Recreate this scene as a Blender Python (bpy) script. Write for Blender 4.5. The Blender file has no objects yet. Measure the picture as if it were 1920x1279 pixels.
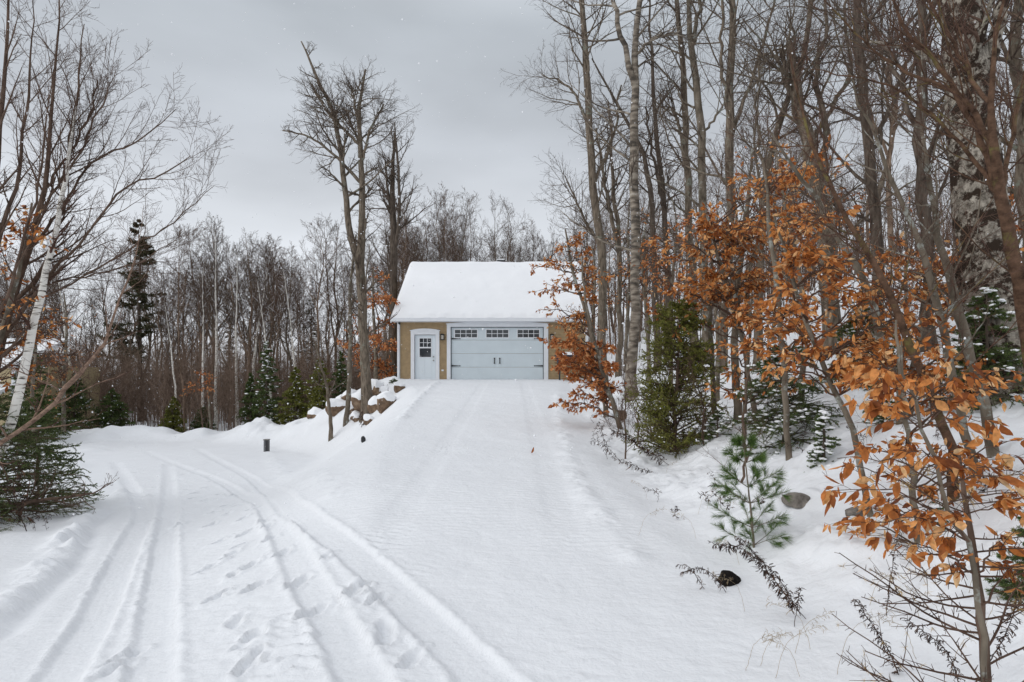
import bpy, math
import numpy as np
from mathutils import Vector

# ------------------------------------------------------------------ camera, sky, sun, exposure
sc = bpy.context.scene
COL = sc.collection
R = math.radians
F = 1067.0; CX = 960.0; HY = 700.0; CH = 1.65       # focal length and horizon in photo pixels, camera height
cam_d = bpy.data.cameras.new("camera"); cam = bpy.data.objects.new("camera", cam_d); COL.objects.link(cam)
cam.location = (0, 0, CH); cam.rotation_euler = (R(90), 0, 0)
cam_d.sensor_width = 36; cam_d.lens = 36 * F / 1920; cam_d.shift_y = (HY - 639.5) / 1920
cam_d.clip_start = 0.05; cam_d.clip_end = 2000
sc.camera = cam

SUN_EL, SUN_AZ = R(34), R(-115)
world = bpy.data.worlds.new("World"); sc.world = world; world.use_nodes = True
nt = world.node_tree; nt.nodes.clear()
def N(t, **k):
    n = nt.nodes.new(t)
    for a, b in k.items(): setattr(n, a, b)
    return n
out = N('ShaderNodeOutputWorld'); bg = N('ShaderNodeBackground')
skyt = N('ShaderNodeTexSky', sky_type='NISHITA'); skyt.sun_disc = False
skyt.sun_elevation = SUN_EL; skyt.sun_rotation = SUN_AZ
hs = N('ShaderNodeHueSaturation'); hs.inputs['Saturation'].default_value = .35; hs.inputs['Value'].default_value = .10
tc = N('ShaderNodeTexCoord'); sep = N('ShaderNodeSeparateXYZ')
ramp = N('ShaderNodeValToRGB'); cr = ramp.color_ramp
cr.elements[0].position = 0.0; cr.elements[0].color = (.78, .81, .86, 1)
cr.elements[1].position = 1.0; cr.elements[1].color = (.98, 1.02, 1.09, 1)
for p, c in ((.22, (.74, .775, .825)), (.36, (.57, .605, .655)), (.52, (.48, .52, .565)), (.72, (.75, .79, .84))):
    e = cr.elements.new(p); e.color = (*c, 1)
mp = N('ShaderNodeMapping'); mp.inputs['Scale'].default_value = (1.6, 1.0, 4.5); mp.inputs['Location'].default_value = (.35, .2, .1)
nz = N('ShaderNodeTexNoise'); nz.inputs['Scale'].default_value = 1.5; nz.inputs['Detail'].default_value = 5; nz.inputs['Roughness'].default_value = .45
mr = N('ShaderNodeMapRange'); mr.inputs['From Min'].default_value = .3; mr.inputs['From Max'].default_value = .7
mr.inputs['To Min'].default_value = .86; mr.inputs['To Max'].default_value = 1.15
mul = N('ShaderNodeMix', data_type='RGBA', blend_type='MULTIPLY'); mul.inputs['Factor'].default_value = 1
mix = N('ShaderNodeMix', data_type='RGBA'); mix.inputs['Factor'].default_value = .90
L = nt.links.new
L(tc.outputs['Generated'], sep.inputs[0]); L(sep.outputs['Z'], ramp.inputs[0])
L(tc.outputs['Generated'], mp.inputs[0]); L(mp.outputs[0], nz.inputs['Vector']); L(nz.outputs['Fac'], mr.inputs['Value'])
L(ramp.outputs[0], mul.inputs['A']); L(mr.outputs[0], mul.inputs['B'])
L(skyt.outputs[0], hs.inputs['Color']); L(hs.outputs[0], mix.inputs['A']); L(mul.outputs['Result'], mix.inputs['B'])
L(mix.outputs['Result'], bg.inputs['Color']); bg.inputs['Strength'].default_value = 1.0
L(bg.outputs[0], out.inputs[0])
sl = bpy.data.lights.new("sun", 'SUN'); sl.energy = 1.25; sl.angle = R(75); sl.color = (1, .97, .93)
so = bpy.data.objects.new("sun", sl); COL.objects.link(so); 
so.rotation_euler = Vector((math.cos(SUN_EL), .38, -math.sin(SUN_EL))).to_track_quat('-Z', 'Y').to_euler()
sc.view_settings.view_transform = 'Standard'; sc.view_settings.look = 'None'
sc.view_settings.exposure = 0.06; sc.view_settings.gamma = 1.0; sc.view_settings.use_curve_mapping = False

# ------------------------------------------------------------------ helpers
def norm(v): return v / np.maximum(np.linalg.norm(v, axis=-1, keepdims=True), 1e-9)

def mesh_obj(name, V, quads=None, tris=None, mat=None, parent=None, smooth=False, origin=None):
    V = np.asarray(V, float).reshape(-1, 3)
    if origin is not None: V = V - np.asarray(origin)
    fl, ls = [], []
    if quads is not None and len(quads): fl.append(np.asarray(quads, np.int32).reshape(-1)); ls.append(np.full(len(quads), 4, np.int32))
    if tris is not None and len(tris): fl.append(np.asarray(tris, np.int32).reshape(-1)); ls.append(np.full(len(tris), 3, np.int32))
    idx = np.concatenate(fl); tot = np.concatenate(ls); st = np.concatenate([[0], np.cumsum(tot)[:-1]]).astype(np.int32)
    me = bpy.data.meshes.new(name)
    me.vertices.add(len(V)); me.vertices.foreach_set('co', V.astype(np.float32).reshape(-1))
    me.loops.add(len(idx)); me.loops.foreach_set('vertex_index', idx)
    me.polygons.add(len(tot)); me.polygons.foreach_set('loop_start', st); me.polygons.foreach_set('loop_total', tot)
    me.polygons.foreach_set('use_smooth', np.full(len(tot), smooth, bool))
    me.update(calc_edges=True)
    if mat: me.materials.append(mat)
    o = bpy.data.objects.new(name, me); COL.objects.link(o)
    if parent: o.parent = parent
    return o

def tag(o, label=None, cat=None, group=None, kind=None):
    if label: o['label'] = label
    if cat: o['category'] = cat
    if group: o['group'] = group
    if kind: o['kind'] = kind
    return o

def empty(name, loc, label, cat, group=None, rz=0):
    o = bpy.data.objects.new(name, None); COL.objects.link(o); o.location = loc; o.rotation_euler = (0, 0, rz)
    o.empty_display_size = .1
    return tag(o, label, cat, group)

def copy_thing(root, loc, rz=0, scale=1.0, label=None, group=None, cat=None):
    r = root.copy(); COL.objects.link(r); r.location = loc; r.rotation_euler = (0, 0, rz); r.scale = (scale, scale, scale)
    tag(r, label, cat, group)
    for ch in list(root.children):
        c = ch.copy(); COL.objects.link(c); c.parent = r
        for g in ch.children:
            d = g.copy(); COL.objects.link(d); d.parent = c
    return r

class MB:
    """collects boxes and polygons, builds one mesh"""
    def __init__(s): s.V = []; s.Q = []; s.T = []; s.n = 0
    def add(s, V, Q=(), T=()):
        V = np.asarray(V, float).reshape(-1, 3)
        if len(Q): s.Q.append(np.asarray(Q) + s.n)
        if len(T): s.T.append(np.asarray(T) + s.n)
        s.V.append(V); s.n += len(V); return s
    def box(s, x0, x1, y0, y1, z0, z1):
        return s.hexa([(x0, y0, z0), (x1, y0, z0), (x1, y1, z0), (x0, y1, z0), (x0, y0, z1), (x1, y0, z1), (x1, y1, z1), (x0, y1, z1)])
    def hexa(s, P):
        return s.add(P, [(0, 3, 2, 1), (4, 5, 6, 7), (0, 1, 5, 4), (1, 2, 6, 5), (2, 3, 7, 6), (3, 0, 4, 7)])
    def tubes(s, pts, rad, sides=6):
        V, Q = tube(pts, rad, sides); return s.add(V, Q)
    def cyl(s, a, b, r, sides=12, r2=None):
        a = np.array(a, float); b = np.array(b, float); r2 = r if r2 is None else r2
        V, Q = tube(np.array([[a, b]]), np.array([[r, r2]]), sides); s.add(V, Q)
        base = s.n; V = V.reshape(2, sides, 3)
        for i, c in ((0, a), (1, b)):
            s.add(np.vstack([[c], V[i]]), T=[(0, 1 + k, 1 + (k + 1) % sides) for k in range(sides)])
        return s
    def build(s, name, mat, parent=None, smooth=False, origin=None):
        return mesh_obj(name, np.concatenate(s.V), np.concatenate(s.Q) if s.Q else None, np.concatenate(s.T) if s.T else None, mat, parent, smooth, origin)

def tube(pts, rad, sides):
    """pts (N,K,3), rad (N,K) -> one open tube per polyline"""
    Nn, K, _ = pts.shape
    t = np.empty_like(pts); t[:, 1:-1] = pts[:, 2:] - pts[:, :-2]; t[:, 0] = pts[:, 1] - pts[:, 0]; t[:, -1] = pts[:, -1] - pts[:, -2]
    t = norm(t)
    ov = norm(pts[:, -1] - pts[:, 0]); ref = np.where(np.abs(ov[:, 2:3]) > .7, np.array([[1., 0, 0]]), np.array([[0, 0, 1.]]))
    u = norm(np.cross(t, ref[:, None, :])); v = np.cross(t, u)
    a = np.arange(sides) * 2 * np.pi / sides
    ring = pts[:, :, None, :] + rad[:, :, None, None] * (u[:, :, None, :] * np.cos(a)[None, None, :, None] + v[:, :, None, :] * np.sin(a)[None, None, :, None])
    V = ring.reshape(-1, 3)
    b = (np.arange(Nn) * K * sides)[:, None, None] + (np.arange(K - 1) * sides)[None, :, None]
    s0 = np.arange(sides)[None, None, :]; s1 = (s0 + 1) % sides
    Q = np.stack([b + s0, b + s1, b + s1 + sides, b + s0 + sides], -1).reshape(-1, 4)
    return V, Q

def walk(start, d, length, K, wander, up, rng, side=None):
    Nn = len(start); pts = np.empty((Nn, K + 1, 3)); pts[:, 0] = start
    d = norm(d)
    for k in range(1, K + 1):
        d = d + rng.normal(0, wander, (Nn, 3)); d[:, 2] += up
        if side is not None: d = d + side
        d = norm(d); pts[:, k] = pts[:, k - 1] + d * (length / K)[:, None]
    return pts

def at(P, t):
    K = P.shape[1] - 1; f = np.clip(t, 0, 1) * K; i = np.minimum(f.astype(int), K - 1); w = (f - i)
    return i, w

def kids(P, Rd, n, t0, t1, ang, lf, K, wander, up, rng, taper=.6, rf=.6, rmax=1, rtip=.35, minlen=.03, flat=0, maxlen=99, lenabs=None):
    """child branches of every branch in P"""
    Nn = len(P)
    t = t0 + (t1 - t0) * (np.arange(n)[None, :] + rng.random((Nn, n))) / n
    ii, w = at(P, t); r_ = np.arange(Nn)[:, None]
    a = P[r_, ii]; b = P[r_, ii + 1]; pos = a + (b - a) * w[..., None]; tan = norm(b - a)
    rr = Rd[r_, ii] * (1 - w) + Rd[r_, ii + 1] * w
    q = rng.normal(0, 1, (Nn, n, 3)); q[..., 2] *= (1 - flat)
    q -= (q * tan).sum(-1, keepdims=True) * tan; q = norm(q)
    th = np.radians(rng.uniform(ang[0], ang[1], (Nn, n)))[..., None]
    d = np.cos(th) * tan + np.sin(th) * q
    pl = np.linalg.norm(P[:, 1:] - P[:, :-1], axis=-1).sum(1)[:, None] if lenabs is None else lenabs
    ln = np.clip(pl * lf * (1 - taper * (t - t0) / max(t1 - t0, 1e-6)) * rng.uniform(.6, 1.25, (Nn, n)), minlen, maxlen)
    C = walk(pos.reshape(-1, 3), d.reshape(-1, 3), ln.reshape(-1), K, wander, up, rng)
    r0 = np.minimum(rr * rf, rmax).reshape(-1)
    CR = r0[:, None] * np.linspace(1, rtip, K + 1)[None, :]
    return C, CR

def resample(pts, K, rng=None, jit=0.0):
    """Catmull-Rom through pts (with radius in 4th column)"""
    P = np.asarray(pts, float); n = len(P)
    if n == 2: P = np.vstack([P[0], P.mean(0), P[1]]); n = 3
    Q = np.vstack([2 * P[0] - P[1], P, 2 * P[-1] - P[-2]])
    seg = np.linalg.norm(P[1:, :3] - P[:-1, :3], axis=1); s = np.concatenate([[0], np.cumsum(seg)]); u = np.linspace(0, s[-1], K + 1)
    out_ = np.empty((K + 1, P.shape[1]))
    for k, x in enumerate(u):
        i = min(max(np.searchsorted(s, x, side='right') - 1, 0), n - 2); t = (x - s[i]) / max(seg[i], 1e-9)
        p0, p1, p2, p3 = Q[i], Q[i + 1], Q[i + 2], Q[i + 3]
        out_[k] = .5 * ((2 * p1) + (-p0 + p2) * t + (2 * p0 - 5 * p1 + 4 * p2 - p3) * t * t + (-p0 + 3 * p1 - 3 * p2 + p3) * t ** 3)
    if rng is not None and jit: out_[1:-1, :3] += rng.normal(0, jit, (K - 1, 3))
    out_[:, 3:] = np.maximum(out_[:, 3:], 5e-4)
    return out_

# value noise
_rn = np.random.default_rng(5); _T = _rn.random((256, 256))
def vnoise(x, y):
    xi = np.floor(x).astype(int); yi = np.floor(y).astype(int); fx = x - xi; fy = y - yi
    fx = fx * fx * (3 - 2 * fx); fy = fy * fy * (3 - 2 * fy)
    g = lambda i, j: _T[i & 255, j & 255]
    return (g(xi, yi) * (1 - fx) + g(xi + 1, yi) * fx) * (1 - fy) + (g(xi, yi + 1) * (1 - fx) + g(xi + 1, yi + 1) * fx) * fy - .5
def fbm(x, y, o=4, g=.5):
    s = 0; a = 1
    for k in range(o): s = s + a * vnoise(x + 17.3 * k, y + 9.1 * k); x = x * 2.03; y = y * 2.03; a *= g
    return s

def W(px, py, d): return np.array([(px - CX) / F * d, d, CH + (HY - py) / F * d])

# ------------------------------------------------------------------ terrain
_g = np.arange(-40, 400, .1)
def table(xs, ys, sig=1.3):
    v = np.interp(_g, xs, ys); k = np.exp(-.5 * (np.arange(-40, 41) * .1 / sig) ** 2); k /= k.sum()
    v = np.convolve(np.pad(v, 40, mode='edge'), k, mode='valid')
    return lambda y: np.interp(y, _g, v)
z_drive = table([-30, 0, 3, 10, 20, 24.6, 25.6, 36, 60, 400], [-.4, 0, .08, .45, 1.1, 1.35, 1.38, 1.38, 1.6, 3])
z_low = table([-30, 0, 3, 10, 20, 25, 30, 60, 150, 400], [.2, 0, -.1, -.62, -1.3, -1.55, -1.72, -2.3, -3, -3])
x_edge = table([-30, 0, 5, 8, 12, 17, 20, 23, 25, 28, 40, 400], [0, -.5, -1.2, -1.9, -2.4, -2.8, -3.3, -4.2, -5.3, -5.9, -6.5, -20])
w_edge = table([-30, 0, 8, 14, 20, 22, 25, 28, 33, 60, 400], [3, 2, 2.9, 3.2, 3.6, 4.2, 6.6, 6.5, 3, 8, 20])
x_right = table([-30, 0, 3, 4, 6, 10, 15, 20, 26, 400], [2.2, 2.0, 1.5, 1.28, 1.12, 1.0, 1.25, 1.6, 2.2, 2.2])
x_hoff = table([-30, 3, 5, 7, 9, 15, 25, 40, 400], [.1, .1, .25, .9, 1.5, 1.7, 2.2, 3.0, 3.])
def sstep(t): t = np.clip(t, 0, 1); return t * t * (3 - 2 * t)
def base_g(x, y):
    x = np.asarray(x, float); y = np.asarray(y, float)
    s = sstep(np.clip((x_edge(y) - x) / w_edge(y), 0, 1) ** .85)
    z = z_drive(y) * (1 - s) + z_low(y) * s
    t = x - x_right(y) - x_hoff(y)
    rampf = .5 * (np.sqrt(t * t + .12) + t) * .42
    rampf = np.where(rampf > 4.3, 4.3 + (rampf - 4.3) * .35, rampf)
    tb = np.clip(y - 27, 0, 60)
    z = z + rampf + .05 * tb * sstep((x - 2.5) / 4)
    e = x - x_right(y)
    z = z - .05 * sstep(e / .5) * (1 - sstep((e - .4) / 1.6)) * sstep((y - 2) / 2)
    # off-road roughness
    off = np.maximum(sstep((e - .3) / 1.5), sstep((y - 30) / 4))
    ledge = -7.4 - .55 * (y - 8)
    offl = sstep((ledge - x) / 1.5)
    z = z + off * (fbm(x * .7, y * .7, 3) * .22 + fbm(x * .15 + 40, y * .15, 2) * .5 * sstep((e - 3) / 6))
    z = z + offl * (.06 + .6 * fbm(x * .8 + 9, y * .8, 3) * .25)
    return z
def hit(px, py, d0=1.6, d1=70):
    d = np.arange(d0, d1, .02); x = (px - CX) / F * d; z = CH + (HY - py) / F * d
    k = np.argmax(z < base_g(x, d)); k = k if z[k] < base_g(x[k], d[k]) else len(d) - 1
    return x[k], d[k]

def seg_dist(x, y, poly):
    best = np.full(x.shape, 1e9); sgn = np.zeros(x.shape); along = np.zeros(x.shape); acc = 0
    for (ax, ay), (bx, by) in zip(poly[:-1], poly[1:]):
        dx, dy = bx - ax, by - ay; L2 = dx * dx + dy * dy + 1e-9; L_ = math.sqrt(L2)
        t = np.clip(((x - ax) * dx + (y - ay) * dy) / L2, 0, 1)
        ex = x - (ax + t * dx); ey = y - (ay + t * dy); dd = np.hypot(ex, ey)
        m = dd < best; best = np.where(m, dd, best)
        sgn = np.where(m, np.sign(dx * (y - ay) - dy * (x - ax)), sgn); along = np.where(m, acc + t * L_, along); acc += L_
    return best, sgn, along
def gpoly(pp, K=14):
    P = np.array([hit(*p) for p in pp]); P = np.hstack([P, np.zeros((len(P), 1)), np.zeros((len(P), 1))])
    return [tuple(q[:2]) for q in resample(P, K)]
tracks = [(gpoly([(90, 1310), (109, 1279), (174, 1170), (242, 1022), (269, 959), (240, 905), (216, 868)]), .125, .024),
          (gpoly([(277, 1310), (279, 1279), (293, 1170), (312, 994), (318, 936), (316, 870)]), .12, .024),
          (gpoly([(700, 1310), (671, 1279), (608, 1170), (562, 1053), (519, 983), (480, 936), (410, 901), (339, 874), (273, 846)]), .12, .024),
          (gpoly([(950, 1310), (918, 1279), (769, 1133), (666, 1043), (600, 991), (546, 955), (487, 909), (429, 874), (370, 842)]), .13, .024)]
ridges = [(gpoly([(-60, 1190), (23, 1120), (97, 1058), (137, 998), (160, 972), (186, 958)]), .16, .10, 1),
          (gpoly([(236, 950), (228, 925)], 3), .16, .10, 0),
          (gpoly([(1045, 740), (1052, 800), (1075, 880), (1112, 950), (1150, 990), (1178, 1020), (1195, 1060)]), .13, .034, 0),
          (gpoly([(820, 716), (795, 738), (750, 788)]), .14, .055, 0),
          (gpoly([(500, 838), (600, 905), (640, 935)]), .25, .04, 0)]
prints = [(438,1078),(485,1098),(442,1168),(470,1240),(412,1015),(395,985),(452,975),(420,950),(384,940),(410,928),(385,915),(355,905),(345,890),(372,880),
          (500,985),(495,975),(448,948),(470,955),(530,1035),(612,1045),(592,1140),(668,1110),(720,1190),(772,1235),(705,1125),(382,862),(372,858),(365,872),(395,868),
          (285,975),(335,985),(240,1230),(215,1262),(400,962),(365,925),(402,890),(260,886),(275,902),(290,915),(280,930),(300,868),(438,930),(330,900),(350,918),(360,935),(452,1022),(430,1045),(470,1060),(410,1120),(398,903),(388,893),(402,875),(378,850),(390,846),(366,842),(352,852),(338,862),(425,965),(462,1000),(505,1010),(395,1065),(470,1200),(560,1090)]
prints = [hit(*p) for p in prints]

def axis(segs):
    out_ = [segs[0][0]]
    for a, b, f in segs:
        v = a
        while v < b - 1e-6: v = min(v + f(v), b); out_.append(v)
    return np.array(out_)
ys = axis([(-14, 1.5, lambda v: max(.05, (1.5 - v) * .12)), (1.5, 7, lambda v: .02), (7, 45, lambda v: .02 * (v / 7) ** 1.5), (45, 400, lambda v: v * .03)])
xr = axis([(0, 4, lambda v: .022), (4, 14, lambda v: .022 * (v / 4) ** 1.35), (14, 300, lambda v: .12 * (v / 14) ** 1.5)])
xs = np.concatenate([-xr[:0:-1], xr])
GX, GY = np.meshgrid(xs, ys)
GZ = base_g(GX, GY)
near = (GY < 36) & (GY > .5) & (np.abs(GX) < 26)
nx, ny = GX[near], GY[near]; dz = np.zeros(nx.shape)
dz += fbm(nx * 2.2, ny * 2.2, 4) * .018
bankm = sstep((nx - x_right(ny) - .35) / .6)
dz += bankm * (np.maximum(fbm(nx * 2.6 + 30, ny * 2.6, 4), -.1) * .16 + fbm(nx * 7, ny * 7, 3) * .03)
road = sstep((x_right(ny) - nx + .3) / .5)
# wind-softened old tyre lugs
ph = ny / .115 + 1.6 * fbm(nx * 4.5, ny * 1.6, 3) + .3 * np.round(nx / .11) * .7 + nx * .4
rw = ((ph % 1.0) ** 1.6 - .4) * 1.5 * sstep((fbm(nx * 2.2 + 5, ny * 1.2, 2) + .3) / .35)
laneL = np.exp(-((nx + 1.12) / .22) ** 2) + .6 * np.exp(-((nx + .68) / .16) ** 2); laneR = np.exp(-((nx - .50) / .26) ** 2)
zone = 1.5 * laneL + 1.5 * laneR + 1.1 * np.exp(-((nx - 1.25) / .5) ** 2) * sstep((6 - ny) / 2) + .8 * np.exp(-((nx + 2.2 + (ny - 3) * .2) / .5) ** 2) + .7 * np.exp(-((nx + 1.3 + (ny - 3) * .1) / .3) ** 2)
dz -= (.012 * np.exp(-((nx + 1.12) / .16) ** 4) + .012 * np.exp(-((nx - .50) / .17) ** 4)) * sstep((ny - 4) / 2) * sstep((25 - ny) / 3)
dz += .0095 * rw * zone * (1 - sstep((ny - 9) / 7)) * sstep((fbm(nx * .8, ny * .6, 3) + .22) / .4)
dz += .0028 * np.sin(ny * 2 * np.pi / .095 + 9 * fbm(nx * 3.5, ny * 2.5, 3)) * sstep((fbm(nx * .7, ny * .5 + 50, 3) + .02) / .25) * road * (1 - sstep((ny - 7) / 6))
for poly, hw, dep in tracks:
    m = (ny < 30)
    D, S, A = seg_dist(nx, ny, poly)
    D = D + fbm(nx * 7, ny * 7, 3) * .022
    ins = 1 - sstep((D - hw * .88) / (hw * .22))
    dz = dz * (1 - .85 * ins) - dep * ins * (1 - .0 * A)
    dz += ins * (.004 * np.sin(S * D * 2 * np.pi / .05) + .0025 * np.sin(A * 2 * np.pi / .07))
    dz += .013 * np.exp(-((D - hw * 1.25) / .03) ** 2) * (1 + 1.2 * fbm(nx * 16, ny * 16, 3))
for poly, wd, h, gr in ridges:
    D, S, A = seg_dist(nx, ny, poly)
    ln = sum(math.dist(a, b) for a, b in zip(poly[:-1], poly[1:]))
    env = (.65 + .8 * fbm(A * 1.7 + 3, A * 0 + wd * 31, 3)) * sstep((A + .05) / .4) * sstep((ln - A) / .3 + .25)
    dz += h * np.clip(env, .1, 2) * np.exp(-(D / wd) ** 2) * (1 + 1.3 * fbm(nx * 5, ny * 5, 4))
    if gr: dz -= .05 * np.exp(-((D - .22) / .09) ** 2) * (S > 0 if poly[0][1] > poly[-1][1] else S < 0)
rp = np.random.default_rng(3)
for (fx, fy) in prints:
    a = rp.uniform(-.35, .35); m = (np.abs(nx - fx) < .35) & (np.abs(ny - fy) < .45)
    ex, ey = nx[m] - fx, ny[m] - fy; u = ex * math.cos(a) - ey * math.sin(a); v = ex * math.sin(a) + ey * math.cos(a)
    sc_ = rp.uniform(.85, 1.15)
    q = np.sqrt((u / (.046 * sc_)) ** 2 + (v / (.12 * sc_)) ** 2) + fbm(nx[m] * 11 + fx * 7, ny[m] * 11, 3) * 1.1
    dz[m] += (-.038 + .010 * np.sin(v * 2 * np.pi / .05)) * (1 - sstep((q - .8) / .28)) + .015 * np.exp(-((q - 1.45) / .35) ** 2) * (1 + fbm(nx[m] * 12, ny[m] * 12, 2))
# ploughed bank at the far edge of the lower road
bank = [(-32, 24.5), (-25, 27.2), (-21, 28.3), (-17, 28.8), (-13.5, 28.6), (-12.2, 28.0)]
D, S, A = seg_dist(nx, ny, bank)
dz += np.exp(-(D / 1.0) ** 2) * (.42 + .5 * fbm(nx * .9, ny * .9, 3)) * sstep((nx + 34) / 4)
# lumpy snow over the boulder pile
pile = [(-12.2, 27.6), (-9.8, 26.4), (-8.4, 25.6), (-7.2, 25.0), (-6.2, 24.6)]
D, S, A = seg_dist(nx, ny, pile)
dz += np.exp(-(D / 1.3) ** 2) * (.12 + .45 * sstep(1 - A / 5.0) + .55 * np.abs(fbm(nx * 1.1 + 3, ny * 1.1, 3)))
GZ[near] += dz * sstep((36 - ny) / 4)
def ground_z(x, y):
    x = np.atleast_1d(np.asarray(x, float)); y = np.atleast_1d(np.asarray(y, float))
    i = np.clip(np.searchsorted(xs, x) - 1, 0, len(xs) - 2); j = np.clip(np.searchsorted(ys, y) - 1, 0, len(ys) - 2)
    u = np.clip((x - xs[i]) / (xs[i + 1] - xs[i]), 0, 1); v = np.clip((y - ys[j]) / (ys[j + 1] - ys[j]), 0, 1)
    return (GZ[j, i] * (1 - u) + GZ[j, i + 1] * u) * (1 - v) + (GZ[j + 1, i] * (1 - u) + GZ[j + 1, i + 1] * u) * v
def gz(x, y): return float(ground_z(x, y)[0])

# ------------------------------------------------------------------ materials
def mat(name, build):
    m = bpy.data.materials.new(name); m.use_nodes = True; t = m.node_tree; t.nodes.clear()
    o = t.nodes.new('ShaderNodeOutputMaterial')
    def n(ty, **k):
        x = t.nodes.new(ty)
        for a, b in k.items():
            if a.startswith('i_'): x.inputs[a[2:].replace('_', ' ')].default_value = b
            else: setattr(x, a, b)
        return x
    build(t, n, t.links.new, o); return m
def ramp_set(r, stops):
    e = r.color_ramp.elements
    e[0].position, e[0].color = stops[0][0], (*stops[0][1], 1); e[1].position, e[1].color = stops[-1][0], (*stops[-1][1], 1)
    for p, c in stops[1:-1]: q = e.new(p); q.color = (*c, 1)

def snow_mat(name, col, bump=1.0, fine=True):
    def b(t, n, l, o):
        p = n('ShaderNodeBsdfPrincipled', i_Roughness=.75); p.inputs['Specular IOR Level'].default_value = .25
        tc = n('ShaderNodeTexCoord'); a = n('ShaderNodeTexNoise', i_Scale=.6, i_Detail=4.0); r = n('ShaderNodeValToRGB')
        ramp_set(r, [(.3, tuple(c * .965 for c in col)), (.7, col)])
        l(tc.outputs['Object'], a.inputs['Vector']); l(a.outputs['Fac'], r.inputs[0]); l(r.outputs[0], p.inputs['Base Color'])
        g = n('ShaderNodeTexNoise', i_Scale=14.0, i_Detail=6.0, i_Roughness=.62); l(tc.outputs['Object'], g.inputs['Vector'])
        m2 = n('ShaderNodeMapping'); m2.inputs['Scale'].default_value = (7, 17, 7); w = n('ShaderNodeTexNoise', i_Scale=1.0, i_Detail=3.0, i_Distortion=.6)
        l(tc.outputs['Object'], m2.inputs[0]); l(m2.outputs[0], w.inputs['Vector'])
        b1 = n('ShaderNodeBump', i_Strength=.8 * bump, i_Distance=.015); b2 = n('ShaderNodeBump', i_Strength=.4 * bump, i_Distance=.02)
        l(w.outputs['Fac'], b2.inputs['Height']); l(g.outputs['Fac'], b1.inputs['Height']); l(b2.outputs[0], b1.inputs['Normal']); l(b1.outputs[0], p.inputs['Normal'])
        l(p.outputs[0], o.inputs[0])
    return mat(name, b)
SNOW = snow_mat('snow', (.80, .815, .84)); SNOWC = snow_mat('snow_clump', (.88, .89, .91), .5)

def bark_mat(name, dark, light, sx=9, sz=2.0, bump=.5, lichen=None, patch=None):
    def b(t, n, l, o):
        p = n('ShaderNodeBsdfPrincipled', i_Roughness=.9); p.inputs['Specular IOR Level'].default_value = .15
        tc = n('ShaderNodeTexCoord'); m = n('ShaderNodeMapping'); m.inputs['Scale'].default_value = (sx, sx, sz)
        a = n('ShaderNodeTexNoise', i_Scale=1.6, i_Detail=6.0, i_Roughness=.65); r = n('ShaderNodeValToRGB'); ramp_set(r, [(.32, dark), (.68, light)])
        l(tc.outputs['Object'], m.inputs[0]); l(m.outputs[0], a.inputs['Vector']); l(a.outputs['Fac'], r.inputs[0])
        last = r.outputs[0]
        for spec in (lichen, patch):
            if not spec: continue
            col, scale, lo, hi = spec
            q = n('ShaderNodeTexNoise', i_Scale=scale, i_Detail=5.0, i_Roughness=.7); rr = n('ShaderNodeMapRange'); rr.inputs['From Min'].default_value = lo; rr.inputs['From Max'].default_value = hi
            mx = n('ShaderNodeMix', data_type='RGBA'); mx.inputs['B'].default_value = (*col, 1)
            l(tc.outputs['Object'], q.inputs['Vector']); l(q.outputs['Fac'], rr.inputs['Value']); l(rr.outputs[0], mx.inputs['Factor']); l(last, mx.inputs['A']); last = mx.outputs['Result']
        l(last, p.inputs['Base Color'])
        bp = n('ShaderNodeBump', i_Strength=bump, i_Distance=.02); l(a.outputs['Fac'], bp.inputs['Height']); l(bp.outputs[0], p.inputs['Normal'])
        l(p.outputs[0], o.inputs[0])
    return mat(name, b)
B_GREY = bark_mat('bark_grey', (.055, .042, .030), (.24, .195, .15), lichen=((.20, .21, .17), 3.0, .58, .66))
B_DARK = bark_mat('bark_dark', (.04, .03, .024), (.15, .12, .095))
B_WOOD = bark_mat('bark_woods', (.075, .048, .033), (.31, .225, .165), 4, 1)
B_BROWN = bark_mat('bark_brown', (.06, .040, .030), (.19, .13, .098))
B_RED = bark_mat('bark_red', (.035, .020, .013), (.17, .10, .065), 7, 9, .8, lichen=((.16, .14, .05), 4, .54, .68))
B_PINK = bark_mat('bark_pink', (.09, .055, .04), (.34, .23, .17), 12, 14)
B_SMOOTH = bark_mat('bark_smooth_grey', (.075, .062, .046), (.24, .20, .155), 5, 2, .3, lichen=((.30, .31, .28), 5, .56, .62))
B_MAPLE = bark_mat('bark_shaggy', (.05, .04, .03), (.42, .38, .32), 14, 9, 1.0, lichen=((.26, .33, .12), 1.7, .66, .70), patch=((.03, .02, .014), 7.0, .48, .54))
T_BROWN = bark_mat('twig_brown', (.05, .03, .022), (.16, .10, .072), 5, 5, 0)
T_GREY = bark_mat('twig_grey', (.045, .032, .025), (.15, .112, .088), 5, 5, 0)
T_UNDER = bark_mat('twig_under', (.10, .068, .050), (.27, .195, .15), 3, 3, 0)
T_RED = bark_mat('twig_red', (.05, .028, .022), (.15, .085, .066), 5, 5, 0)
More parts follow.
